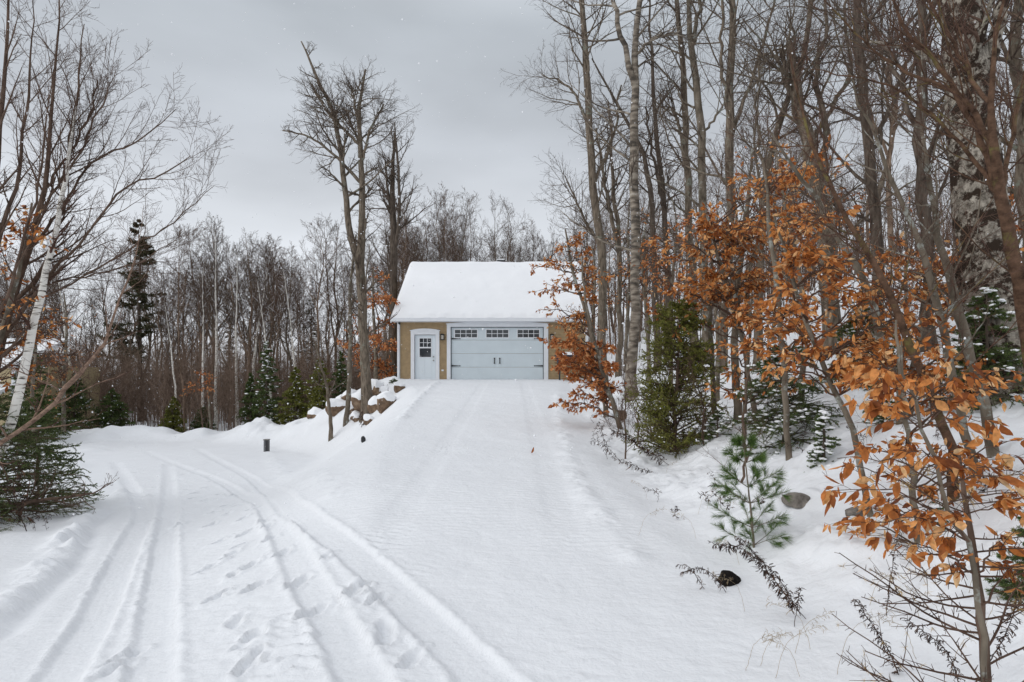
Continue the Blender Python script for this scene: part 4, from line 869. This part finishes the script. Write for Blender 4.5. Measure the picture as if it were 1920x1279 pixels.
# ------------------------------------------------------------------ conifers
def conifer_parts(e, O, h, rad, rng, nb=70, nt=12, nn=26, nl=.02, nw=.0022, mneedle=N_FIR, mbark=B_DARK, droop=-.04, ang=(70, 95), z0=.05, gappy=0, pexp=.8, snow=0, twigr=.0018, lean=(0, 0), flat=.8):
    S_ = resample(np.array([[O[0], O[1], O[2] - .2, h * .012 + .012], [O[0] + lean[0] * .5, O[1] + lean[1] * .5, O[2] + h * .5, h * .008 + .008], [O[0] + lean[0], O[1] + lean[1], O[2] + h, .004]]), 14, rng, .004 * h)
    MB().tubes(S_[None, :, :3], S_[None, :, 3], 7).build('trunk', mbark, e, smooth=True, origin=O)
    t = z0 + (1 - z0) * (np.arange(nb) + rng.random(nb)) / nb
    if gappy: t = t[rng.random(nb) > gappy]
    i, w = at(S_[None], t[None]); i, w = i[0], w[0]; pos = S_[i, :3] + (S_[i + 1, :3] - S_[i, :3]) * w[:, None]
    az = rng.uniform(0, 2 * np.pi, len(t)); th = np.radians(rng.uniform(*ang, len(t))); prof = np.clip((1 - t) ** pexp, .03, 1)
    d = np.stack([np.cos(az) * np.sin(th), np.sin(az) * np.sin(th), np.cos(th)], -1); ln = rad * prof * rng.uniform(.65, 1.15, len(t))
    P1 = walk(pos, d, ln, 6, .05, droop, rng); R1 = np.linspace(1, .3, 7)[None] * (.004 + .012 * ln[:, None] / max(rad, .1) * min(rad, 1)); 
    P2, R2 = kids(P1, R1, nt, .12, 1, (40, 62), .42, 3, .07, droop * .5, rng, taper=.65, flat=flat, rf=.5, minlen=.02); R2 = np.maximum(R2, twigr)
    b = MB(); b.tubes(P1, R1, 4); b.tubes(P2, R2, 3); b.build('branches', mbark, e, smooth=True, origin=O)
    P_, D_ = along(P2, nn, rng, 0, 1); q = norm(D_ * .9 + norm(rng.normal(0, 1, D_.shape)) * .9)
    V, Q = blades(P_, q, nl, nw, rng); m = MB(); m.add(V, Q)
    P_, D_ = along(P1, nn * 2, rng, .25, 1); q = norm(D_ * .9 + norm(rng.normal(0, 1, D_.shape)) * .9); V, Q = blades(P_, q, nl, nw, rng); m.add(V, Q)
    m.build('foliage', mneedle, e, origin=O)
    if snow:
        P_, D_ = along(P2, 3, rng, .1, 1); sel = rng.random(len(P_)) < snow; P_ = P_[sel] + [0, 0, .006]; n = len(P_); V0, T0 = ico(1)
        s = rng.uniform(.5, 1.4, n)[:, None, None] * np.array([1.4, 1.4, .5]) * .022 * max(1, h / 2)
        V = P_[:, None, :] + V0[None] * s; T = (np.arange(n) * len(V0))[:, None, None] + T0[None]
        tag(mesh_obj('branch_snow', V, tris=T.reshape(-1, 3), mat=SNOWC, parent=e, smooth=True, origin=O), kind='stuff')
def conifer(name, label, px, pyb, pyt, d, wpx, seed, group=None, **kw):
    rng = np.random.default_rng(seed)
    if 0 < px < 1920 and d < 8: d = hit(px, pyb)[1]
    x = (px - CX) / F * d; z = gz(x, d); h = max(CH + (HY - pyt) / F * d - z, .15); O = (x, d, z)
    e = empty(name, O, label, 'conifer', group); conifer_parts(e, O, h, wpx / 2 / F * d, rng, **kw); return e
conifer('hemlock', 'olive green hemlock bush at the driveway edge right of the garage', 1262, 870, 572, 8.6, 205, 301, nb=235, nt=16, nn=23, nl=.027, nw=.0105, gappy=.17, mneedle=N_CEDAR, mbark=B_BROWN, ang=(42, 92), pexp=.30, droop=-.03, z0=.03, lean=(.12, 0), flat=.2)
conifer('fir', 'dark green fir loaded with snow clumps behind the orange leaves', 1470, 830, 640, 6.6, 250, 302, nb=75, nt=22, nn=60, nl=.02, nw=.0045, snow=.10, pexp=.5, droop=-.05)
conifer('fir', 'little fir poking through the snow behind the rounded grey stone', 1545, 862, 770, 5.2, 80, 303, nb=44, nt=14, nn=40, nl=.018, nw=.0035, snow=.05, pexp=.6)
conifer('fir', 'dark fir standing in front of the shaggy trunk base', 1850, 760, 540, 5.0, 230, 304, nb=80, nt=20, nn=50, nl=.02, nw=.0045, snow=.04, pexp=.6)
conifer('fir', 'dark fir at the snowy slope between the pale stems', 1620, 740, 560, 8.0, 190, 305, nb=80, nt=18, nn=36, nl=.024, nw=.007, snow=.06, pexp=.6)
conifer('fir', 'small green fir cut by the right edge of the photo', 1935, 1120, 960, 2.9, 130, 306, nb=40, nt=14, nn=50, nl=.018, nw=.0028, pexp=.4)
conifer('fir', 'knee high fir by the boulders at the garage corner', 738, 760, 712, 23.6, 36, 307, nb=40, nt=7, nn=14, nl=.03, nw=.012, snow=.1, pexp=.7)
for k_, (px_, pb_, pt_, w_, d_, lab_) in enumerate([(1345, 830, 770, 70, 7.6, 'low evergreen sprig at the right foot of the hemlock bush'), (1440, 790, 735, 100, 7.8, 'low dark fir sprig beside the pale grey stem'),
        (1655, 800, 730, 90, 6.3, 'knee high fir sprig behind the cherry sapling'), (1755, 1000, 955, 40, 4.0, 'tiny evergreen tuft in the snow below the copper leaves')]):
    conifer('fir', lab_, px_, pb_, pt_, d_, w_, 340 + k_, nb=30, nt=12, nn=34, nl=.02, nw=.004, snow=.06, pexp=.4)
conifer('hemlock', 'dense low hemlock spreading over the snow at the lower left edge', -35, 960, 745, 8.2, 350, 308, nb=95, nt=24, nn=40, nl=.022, nw=.0065, mneedle=N_FIR, mbark=B_BROWN, ang=(75, 100), pexp=.35, droop=-.03, snow=.02, z0=.02)
conifer('hemlock', 'second hemlock bush right behind the leaning pink sapling', 70, 930, 740, 9.5, 190, 309, nb=70, nt=20, nn=32, nl=.028, nw=.009, mneedle=N_FIR, mbark=B_BROWN, ang=(75, 100), pexp=.45, droop=-.03)
conifer('spruce', 'tall ragged dark spruce above the bare trees at the far left', 262, 790, 412, 42, 150, 310, nb=110, nt=14, nn=26, nl=.16, nw=.05, mneedle=N_OLD, droop=.01, gappy=.5, pexp=.6, z0=.3, twigr=.01)
for k, (px, pyt, d, w, lab, mm) in enumerate([
    (500, 640, 30, 90, 'dark fir with the leaning white birch stem in front of it', N_FIR), (555, 690, 29.5, 100, 'broad green fir right of the leaning birches', N_CEDAR),
    (600, 672, 29, 90, 'olive green fir just above the middle of the boulder pile', N_CEDAR), (470, 700, 31, 60, 'small dark fir left of the fir row by the lower road', N_FIR),
    (325, 745, 31, 60, 'low yellow green fir at the foot of the far white birches', N_CEDAR), (380, 760, 32, 50, 'low dark fir between the two straight birches', N_FIR),
    (140, 700, 30, 110, 'dark fir behind the snow bank at far left', N_FIR), (210, 730, 31, 90, 'snow dusted fir behind the snow bank left of the birches', N_FIR),
    (585, 520, 44, 60, 'taller dark spruce among the bare trees left of the forked tree', N_OLD), (430, 540, 52, 40, 'narrow far spruce tip between the birch crowns', N_OLD),
    (640, 660, 30, 60, 'dark fir directly behind the pale slender trunk', N_FIR), (60, 650, 26, 130, 'large dark fir beside the cabin', N_FIR)]):
    conifer('fir', lab, px, 800, pyt, d, w, 320 + k, nb=110, nt=13, nn=20, nl=.07, nw=.028, mneedle=mm, snow=.03 if k % 2 else .05, pexp=.7, twigr=.006)

# young white pine
def pine():
    rng = np.random.default_rng(8); x, d = hit(1415, 1030); O = (x, d, gz(x, d)); e = empty('white_pine', O, 'young white pine with long soft needles standing in the snow at lower right', 'conifer')
    top = W(1392, 822, d + .05); s0 = np.array([[x, d, O[2] - .05, .011], [*W(1408, 960, d), .008], [*W(1400, 890, d), .0055], [*top, .003]])
    S_ = resample(s0, 14, rng, .002); MB().tubes(S_[None, :, :3], S_[None, :, 3], 8).build('trunk', B_SMOOTH, e, smooth=True, origin=O)
    br = []
    for f, n, L_ in ((.10, 5, .34), (.26, 5, .36), (.45, 6, .33), (.62, 5, .24), (.8, 5, .17), (.98, 5, .09)):
        a0 = rng.uniform(0, 6.28)
        for k in range(n):
            a = a0 + 6.28 * k / n + rng.normal(0, .2); i, w = at(S_[None], np.array([[f]])); p = S_[i[0, 0], :3]
            br.append((p, (math.cos(a), math.sin(a) * .9, .45), L_ * rng.uniform(.8, 1.15)))
    P1 = walk(np.array([b_[0] for b_ in br]), np.array([b_[1] for b_ in br], float), np.array([b_[2] for b_ in br]), 6, .05, .03, rng); R1 = np.linspace(.003, .0013, 7)[None] * np.ones((len(P1), 1))
    P2, R2 = kids(P1, R1, 3, .35, .85, (35, 55), .4, 3, .08, .03, rng, rf=.7); b = MB(); b.tubes(P1, R1, 5); b.tubes(P2, R2, 4); b.build('branches', B_SMOOTH, e, smooth=True, origin=O)
    m = MB()
    for PP, n, t0 in ((P1, 135, .4), (P2, 100, .2)):
        P_, D_ = along(PP, n, rng, t0, 1); q = norm(D_ * 1.2 + norm(rng.normal(0, 1, D_.shape)) * .8 + [0, 0, -.1]); V, Q = blades(P_, q, .062, .0017, rng); m.add(V, Q)
    m.build('foliage', N_PINE, e, origin=O)
pine()

# ------------------------------------------------------------------ dead weeds, sapling twigs
def weed(name, label, base, mids, d, seed, n=60, ln=.03, r=.0022, mt=WEED, cat='weed', t0=.15, curl=-.35, group=None, dens_tip=True, ww=.35):
    rng = np.random.default_rng(seed); pts = [base] + mids; A_ = np.array([[*W(p[0], p[1], d), r * (1 - .7 * k / len(pts))] for k, p in enumerate(pts)])
    if len(base) > 2: pass
    A_[0, 2] = min(A_[0, 2], gz(A_[0, 0], A_[0, 1]) - .03) if A_[0, 2] < gz(A_[0, 0], A_[0, 1]) + .15 else A_[0, 2]
    S_ = resample(A_, 16, rng, .002); O = tuple(S_[0, :3]); e = empty(name, O, label, cat, group)
    MB().tubes(S_[None, :, :3], S_[None, :, 3], 5).build('stem', mt, e, smooth=True, origin=O)
    C, CR = kids(S_[None, :, :3], S_[None, :, 3], n, t0, 1, (40, 85), 1, 4, .25, curl, rng, taper=.3, rf=.5, lenabs=ln); CR = np.maximum(CR, .0009 if mt is STRAW else .0019)
    b = MB(); b.tubes(C, CR, 3); P_, D_ = along(C, 3, rng, .3, 1); V, Q, T = leaves(P_, D_, ln * (.5 if mt is STRAW else .62), rng, curl=1.2, wfac=ww); b.add(V, Q, T); b.build('dry_leaves', mt, e, origin=O)
def hd(px, py): return hit(px, py)[1]
weed('goldenrod', 'large curled dead goldenrod arching over the black stump', (1518, 1160), [(1470, 1110), (1420, 1050), (1385, 1025), (1338, 1020)], hd(1518, 1160), 401, n=110, ln=.04)
weed('goldenrod', 'second goldenrod stem lying parallel above the arching one', (1508, 1165), [(1460, 1085), (1415, 1040), (1385, 1005)], hd(1518, 1160) + .05, 402, n=80, ln=.03)
weed('goldenrod', 'small dead goldenrod leaning left of the black stump', (1366, 1112), [(1340, 1080), (1310, 1066), (1278, 1074)], hd(1366, 1112), 403, n=60, ln=.022)
weed('goldenrod', 'tiny second weed tip left of the black stump', (1325, 1106), [(1305, 1080), (1290, 1062), (1270, 1058)], hd(1325, 1106), 404, n=30, ln=.016)
weed('goldenrod', 'short upright seed head beside the arching goldenrod', (1488, 1175), [(1494, 1140), (1502, 1102)], hd(1488, 1175), 405, n=26, ln=.022, t0=.6)
weed('goldenrod', 'dark beaded weed stalk slanting up at the bottom right', (1694, 1290), [(1670, 1230), (1635, 1170), (1604, 1124)], 2.75, 406, n=90, ln=.017, r=.003)
weed('goldenrod', 'straight dark weed stalk standing upright among the copper leaves', (1661, 1153), [(1668, 1090), (1680, 1020), (1690, 985)], hd(1661, 1153), 407, n=60, ln=.013)
weed('goldenrod', 'ragged dead stalk left of the thin sapling at the lower right', (1810, 1290), [(1780, 1230), (1740, 1190), (1700, 1160)], 2.5, 408, n=70, ln=.02)
weed('goldenrod', 'drooping dead stalk with curled leaves right of the thin sapling', (1850, 1250), [(1890, 1180), (1905, 1120)], 2.3, 409, n=50, ln=.025)
weed('goldenrod', 'brown dead fern like stem hanging left of the hemlock bush', (1262, 878), [(1225, 850), (1190, 825), (1150, 808)], 8.0, 410, n=90, ln=.07, r=.004)
weed('goldenrod', 'low dark stems left of the hemlock bush by the driveway edge', (1170, 870), [(1140, 840), (1110, 825)], 8.2, 411, n=30, ln=.05, r=.003)
weed('goldenrod', 'upright dark stem by the driveway edge left of the hemlock bush', (1140, 848), [(1130, 815), (1122, 790)], 8.6, 412, n=24, ln=.05, r=.003)
weed('goldenrod', 'brown weeds trailing in the snow below the hemlock bush', (1250, 895), [(1205, 880), (1165, 862)], 7.6, 413, n=40, ln=.05, r=.003)
weed('goldenrod', 'broken twiggy stem in the snow at the left edge', (52, 996), [(38, 965), (25, 925), (30, 880)], hd(52, 996), 414, n=30, ln=.12, r=.006, curl=.05)
weed('goldenrod', 'bent dead twig right of the broken stem at the left edge', (40, 975), [(60, 972), (76, 966)], hd(48, 990), 415, n=5, ln=.04, r=.003)
weed('goldenrod', 'small dry weeds at the foot of the forked tree', (683, 800), [(680, 785), (676, 772)], 20.5, 416, n=30, ln=.15, r=.006)
rs = np.random.default_rng(44)
for k in range(26):
    px, py = (rs.uniform(1330, 1900), rs.uniform(1100, 1275)) if k < 16 else (rs.uniform(1180, 1480), rs.uniform(880, 1060)); d = hd(px, py); L_ = rs.uniform(60, 130) * (3.2 / d); s_ = rs.choice([-1, 1])
    weed('grass_stalk', 'thin straw coloured grass stalk bending over the snow at lower right', (px, py), [(px + s_ * L_ * .25, py - L_ * .6), (px + s_ * L_ * .8, py - L_ * .85)], d, 450 + k, n=14, ln=.03, r=.0011, mt=STRAW, cat='grass stalk', t0=.65, curl=-.1, group='straw grass stalks in the snow', ww=.12)
for k in range(34):
    px, py = (rs.uniform(1090, 1300), rs.uniform(770, 880)) if k < 14 else (rs.uniform(1300, 1880), rs.uniform(790, 1010))
    if 1440 < px < 1660 and py > 880: px -= 230
    d = hd(px, py); L_ = rs.uniform(18, 50)
    weed('dry_weed', 'short dark dead stem sticking out of the snowy bank right of the driveway', (px, py), [(px + rs.uniform(-12, 12), py - L_ * .5), (px + rs.uniform(-30, 30), py - L_)], d, 600 + k, n=12, ln=.045, r=.0006 * d / 2, cat='weed', curl=-.1, group='dead stems on the right bank', t0=.3)
for k in range(14):
    px, py = rs.uniform(0, 90), rs.uniform(930, 1010); d = hd(px, py)
    weed('dry_weed', 'short dead weed poking from the snow below the left hemlock', (px, py), [(px + rs.uniform(-8, 12), py - 15), (px + rs.uniform(-20, 25), py - rs.uniform(20, 34))], d, 500 + k, n=8, ln=.04, r=.002, cat='weed', curl=-.1, group='dead weeds by the left hemlock')
# bare arching brush reaching over the lower road from the hemlock
ptree('dead_branch', 'bare dark brush branch reaching over the snow right of the left hemlock', 'branch', [[(40, 950, 7), (90, 938, 6), (140, 930, 5), (175, 922, 3), (212, 905, 1.5)]], 8.2, 520, B_BROWN, T_BROWN, n1=14, n2=3, n3=2, lenabs=1.6, lf1=.4, t0=.2, rmin=.002, ang1=(20, 45), jit=.01)
# thin larch sapling bottom right
def larch():
    rng = np.random.default_rng(61); d = 2.15
    S_ = stem_px([(1858, 1420, 19), (1850, 1270, 17), (1838, 1140, 15), (1822, 1010, 11), (1808, 920, 8), (1798, 850, 5)], d, rng, 0, 18, .002); O = tuple(S_[0, :3] + [0, 0, .2]); e = empty('larch_sapling', O, 'thin young larch with bare side twigs and a few yellow needles at the bottom right', 'tree')
    C, CR = kids(S_[None, :, :3], S_[None, :, 3], 46, .12, 1, (60, 95), 1, 8, .07, .03, rng, taper=.55, rf=.3, lenabs=.62); CR = np.maximum(CR, .0011)
    C2, CR2 = kids(C, CR, 4, .25, .9, (30, 55), .4, 4, .1, .02, rng, rf=.7); CR2 = np.maximum(CR2, .0008)
    MB().tubes(S_[None, :, :3], S_[None, :, 3], 9).build('trunk', B_BROWN, e, smooth=True, origin=O)
    b = MB(); b.tubes(C, CR, 4); b.tubes(C2, CR2, 3); K_, KR = kids(C, CR, 12, .1, 1, (60, 90), 1, 1, 0, 0, rng, lenabs=.006); b.tubes(K_, np.maximum(KR, .001), 3); b.build('twigs', T_BROWN, e, smooth=True, origin=O)
    P_, D_ = along(np.concatenate([C2]), 5, rng, .2, 1); P_ = P_[rng.random(len(P_)) < .16]; n = len(P_); P_ = np.repeat(P_, 12, 0); V, Q = blades(P_, rng.normal(0, 1, P_.shape) + [0, 0, -.3], .022, .0011, rng)
    mesh_obj('needles', V, Q, mat=N_GOLD, parent=e, origin=O)
larch()
# single fallen leaf on the driveway
x, d = hit(996, 852); o = mesh_obj('fallen_leaf', *leaves(np.array([[x, d, gz(x, d) + .02]]), np.array([[1., .2, .3]]), .10, np.random.default_rng(4), hang=0)[:1], *leaves(np.array([[x, d, gz(x, d) + .02]]), np.array([[1., .2, .3]]), .10, np.random.default_rng(4), hang=0)[1:], mat=LEAF_D)
tag(o, 'single brown leaf lying in the middle of the snowy driveway', 'leaf')

# ------------------------------------------------------------------ the woods
def proto(seed, h, r, n1, mt, mw, t0=.35, lean=0, fork=False, rmin=.006, lf1=.25, ang=(25, 60), n2=9, n3=7, wob=.055):
    rng = np.random.default_rng(seed); z = np.linspace(0, 1, 7); S = np.stack([lean * z ** 1.5 * h + rng.normal(0, wob * h * .25, 7) * (z > 0) , rng.normal(0, wob * h * .25, 7) * (z > 0), z * h - .3 * (z == 0), r * (1 - .93 * z ** 1.1)], -1)
    S_ = [resample(S, 16, rng, .02)]
    if fork:
        k = rng.integers(6, 9); b0 = S_[0][k]; tp = S_[0][-1, :3] + np.array([rng.choice([-1, 1]) * h * .16, rng.uniform(-1, 1), -h * .04]); mid = (b0[:3] + tp) / 2 + np.array([(tp[0] - b0[0]) * .2, 0, -.2])
        S_.append(resample(np.array([[*b0[:3], b0[3] * .75], [*mid, b0[3] * .45], [*tp, .01]]), 14, rng, .03))
    e = empty('bare_tree', (0, -60, -60), 'x', 'tree'); lv = crown_of(S_, rng, n1=n1, n2=n2, n3=n3, lenabs=h, lf1=lf1, t0=t0, rmin=rmin, ang1=ang, up=.07, maxr=.05, taper1=.7)
    build_tree(e, S_, lv, mt, mw, (0, 0, 0), 7)
    m = MB()
    for (P_, R_), fr in ((lv[0], .5), (lv[1], .16)):
        sel = rng.random(len(P_)) < fr; Q_ = P_[sel][:, :4]; m.tubes(Q_ + np.array([0, 0, .010]), np.maximum(R_[sel][:, :4] * .8, .009), 3)
    tag(m.build('limb_snow', SNOWC, e, smooth=True), kind='stuff'); return e
PR = [proto(900 + k, 14, rr, 22 - (4 if fk else 0), B_WOOD if k % 3 else B_GREY, T_GREY if k % 2 else T_BROWN, t0=t0, fork=fk, lean=ln, n2=8, n3=6) for k, (rr, t0, fk, ln) in enumerate(
     [(.11, .45, False, .02), (.14, .40, True, -.02), (.085, .5, False, .04), (.13, .35, True, 0), (.10, .55, False, -.04), (.075, .3, False, .01), (.14, .45, True, .03)])]
PB = [proto(930 + k, 12, .115, 18, B_BIRCH, T_GREY, t0=t0, lean=ln, n2=8, n3=6, ang=(18, 40), wob=.012) for k, (t0, ln) in enumerate([(.55, .0), (.5, .10), (.6, -.12)])]
used = set()
def place(pr, x, y, s, label, group, rz=None, cat='tree', name=None):
    rz = rw_.uniform(0, 6.28) if rz is None else rz; loc = (x, y, gz(x, y) - .1)
    if pr.name not in used:
        used.add(pr.name); pr.location = loc; pr.rotation_euler = (0, 0, rz); pr.scale = (s, s, s); pr['label'] = label; pr['group'] = group; pr['category'] = cat; return pr
    return copy_thing(pr, loc, rz, s, label, group, cat)
rw_ = np.random.default_rng(99)
# individually seen white birches at the back left; (px, top px, depth, prototype, rz, label)
for px, pt, d, k, rz, lab in [(405, 425, 33, 0, 0, 'straight white birch with a wide fan crown, tallest of the far left woods'), (381, 500, 32, 0, 2, 'white birch trunk close left of the widest crowned birch'),
        (333, 560, 31.5, 1, 3.14, 'thin bright white birch bending left in the far left woods'), (443, 470, 33, 0, 4, 'white birch standing straight right of the widest crowned birch'),
        (511, 520, 31, 1, 3.14, 'white birch leaning left in front of the dark fir'), (560, 500, 32, 1, 3.0, 'white birch leaning left behind the broad green fir'),
        (468, 455, 36, 2, 3.1, 'slightly leaning far birch with narrow crown'), (45, 560, 28, 0, 1, 'far birch trunk seen just right of the leaning white birch')]:
    x = (px - CX) / F * d; z = gz(x, d); h = CH + (HY - pt) / F * d - z
    e = place(PB[k], x, d, h / 12, lab, None, rz); e['group'] = ''; del e['group']
def scatter(n, xr_, yr_, hpx, label, group, minsep=1.0, birch=.08, reject=None, hfix=None):
    pts = []; tries = 0
    while len(pts) < n and tries < n * 60:
        tries += 1; d = yr_[0] + (yr_[1] - yr_[0]) * rw_.random() ** .8; px = rw_.uniform(*xr_); x = (px - CX) / F * d
        if any((x - a) ** 2 + (d - b_) ** 2 < minsep ** 2 for a, b_ in pts): continue
        if reject and reject(x, d): continue
        pts.append((x, d)); z = gz(x, d)
        h = hfix(px, d) if hfix else CH + (HY - hpx(px)) / F * d - z
        h = h * rw_.uniform(.72, 1.05)
        if rw_.random() < birch: place(PB[rw_.integers(3)], x, d, h / 12, 'thin white birch standing in ' + label, 'white birches in ' + label)
        else: place(PR[rw_.integers(len(PR))], x, d, h / 14, 'bare brown tree standing in ' + label, 'bare trees in ' + label)
garage_zone = lambda x, y: (xL - 1.2 < x < xR + 1.5 and 20 < y < 36.5)
topL = lambda px: np.interp(px, [-200, 0, 150, 330, 400, 520, 600, 760], [430, 470, 480, 450, 430, 440, 430, 400])
scatter(95, (-260, 760), (31, 58), topL, 'the woods behind the lower road', 'x', .9, .06, garage_zone)
topB = lambda px: np.interp(px, [700, 850, 930, 1000, 1100], [380, 372, 385, 420, 370])
scatter(50, (700, 1130), (37, 62), topB, 'the woods behind the garage', 'x', .8, .02, garage_zone)
scatter(84, (1080, 2300), (17.5, 58), None, 'the woods on the snowy hillside', 'x', 1.0, .03, lambda x, y: garage_zone(x, y) or x < 3.2 + .09 * y, hfix=lambda px, d: rw_.uniform(8.5, 14))
scatter(14, (1950, 3200), (6, 12), None, 'the woods on the snowy hillside', 'x', 1.0, .03, None, hfix=lambda px, d: rw_.uniform(8, 14))
scatter(18, (-1700, -250), (9, 30), None, 'the woods behind the lower road', 'x', 1.0, .06, None, hfix=lambda px, d: rw_.uniform(8, 13))
for p in PR + PB:
    if p.name not in used: bpy.data.objects.remove(p)
# far wood and twiggy understorey nobody could count
def wood(name, n, fx, fy, h, r, n1, n2, m_, seed, rmin, t0=.2, ang=(25, 55), label=None, lf=.25, K=5, cat='woods'):
    rng = np.random.default_rng(seed); x, y = fx(rng, n), fy(rng, n); x = x * y if name.startswith('distant') else x
    z = ground_z(x, y) - .1; hh = h * rng.uniform(.6, 1.1, n); P0 = walk(np.stack([x, y, z], -1), np.tile([[0, 0, 1.]], (n, 1)) + rng.normal(0, .05, (n, 3)), hh, K, .05, .1, rng); R0 = r * (hh / h)[:, None] * np.linspace(1, .15, K + 1)[None]
    P1, R1 = kids(P0, R0, n1, t0, 1, ang, lf, 4, .12, .06, rng, taper=.5, rf=.5, maxlen=h); R1 = np.maximum(R1, rmin); P2, R2 = kids(P1, R1, n2, .1, 1, (25, 60), .5, 2, .15, .05, rng, rf=.6); R2 = np.maximum(R2, rmin)
    b = MB(); b.tubes(P0, R0, 4); b.tubes(P1, R1, 3); b.tubes(P2, R2, 3); o = b.build(name, m_); tag(o, label, cat, kind='stuff'); return o
wood('distant_woods', 520, lambda r, n: r.uniform(-1.25, 1.3, n), lambda r, n: r.uniform(58, 105, n), 11.5, .13, 14, 6, T_GREY, 71, .016, label='far leafless wood closing the view behind the nearer trees')
wood('underbrush', 1300, lambda r, n: r.uniform(-38, -6.8, n), lambda r, n: r.uniform(30.5, 52, n), 5.2, .026, 13, 6, T_UNDER, 72, .005, t0=.1, label='tangle of thin brown saplings and twigs under the woods behind the lower road', lf=.35, cat='underbrush')
wood('underbrush', 330, lambda r, n: r.uniform(6.5, 28, n), lambda r, n: r.uniform(21, 48, n), 3.4, .020, 9, 5, T_BROWN, 73, .0045, t0=.15, label='thin brown saplings and brush scattered over the snowy hillside', lf=.35, cat='underbrush')
wood('underbrush', 260, lambda r, n: r.uniform(-7, 6, n), lambda r, n: r.uniform(37, 50, n), 4.5, .022, 9, 5, T_BROWN, 74, .0055, t0=.15, label='thin brown brush rising behind the garage roof', lf=.35, cat='underbrush')
# falling snow
rf_ = np.random.default_rng(123); n = 4800; dd = 2.5 + 20 * rf_.random(n) ** .7; P_ = np.stack([rf_.uniform(-1.0, 1.0, n) * dd, dd, CH + rf_.uniform(-.25, .7, n) * dd], -1)
P_ = P_[P_[:, 2] > base_g(P_[:, 0], P_[:, 1]) + .1]; n = len(P_); dd = P_[:, 1]
oc = np.array([[1, 0, 0], [-1, 0, 0], [0, 1, 0], [0, -1, 0], [0, 0, 1], [0, 0, -1]], float); ot = np.array([[0, 2, 4], [2, 1, 4], [1, 3, 4], [3, 0, 4], [2, 0, 5], [1, 2, 5], [3, 1, 5], [0, 3, 5]])
V = P_[:, None] + oc[None] * ((.0045 + .0085 * rf_.random(n) ** 2) * np.clip(dd[:n] / 6, .5, 1))[:, None, None] * rf_.uniform(.7, 1.3, (n, 1, 3)); T = (np.arange(n) * 6)[:, None, None] + ot[None]
tag(mesh_obj('snowflakes', V, tris=T.reshape(-1, 3), mat=SNOWC), 'falling snowflakes drifting through the air', 'snowflakes', kind='stuff')
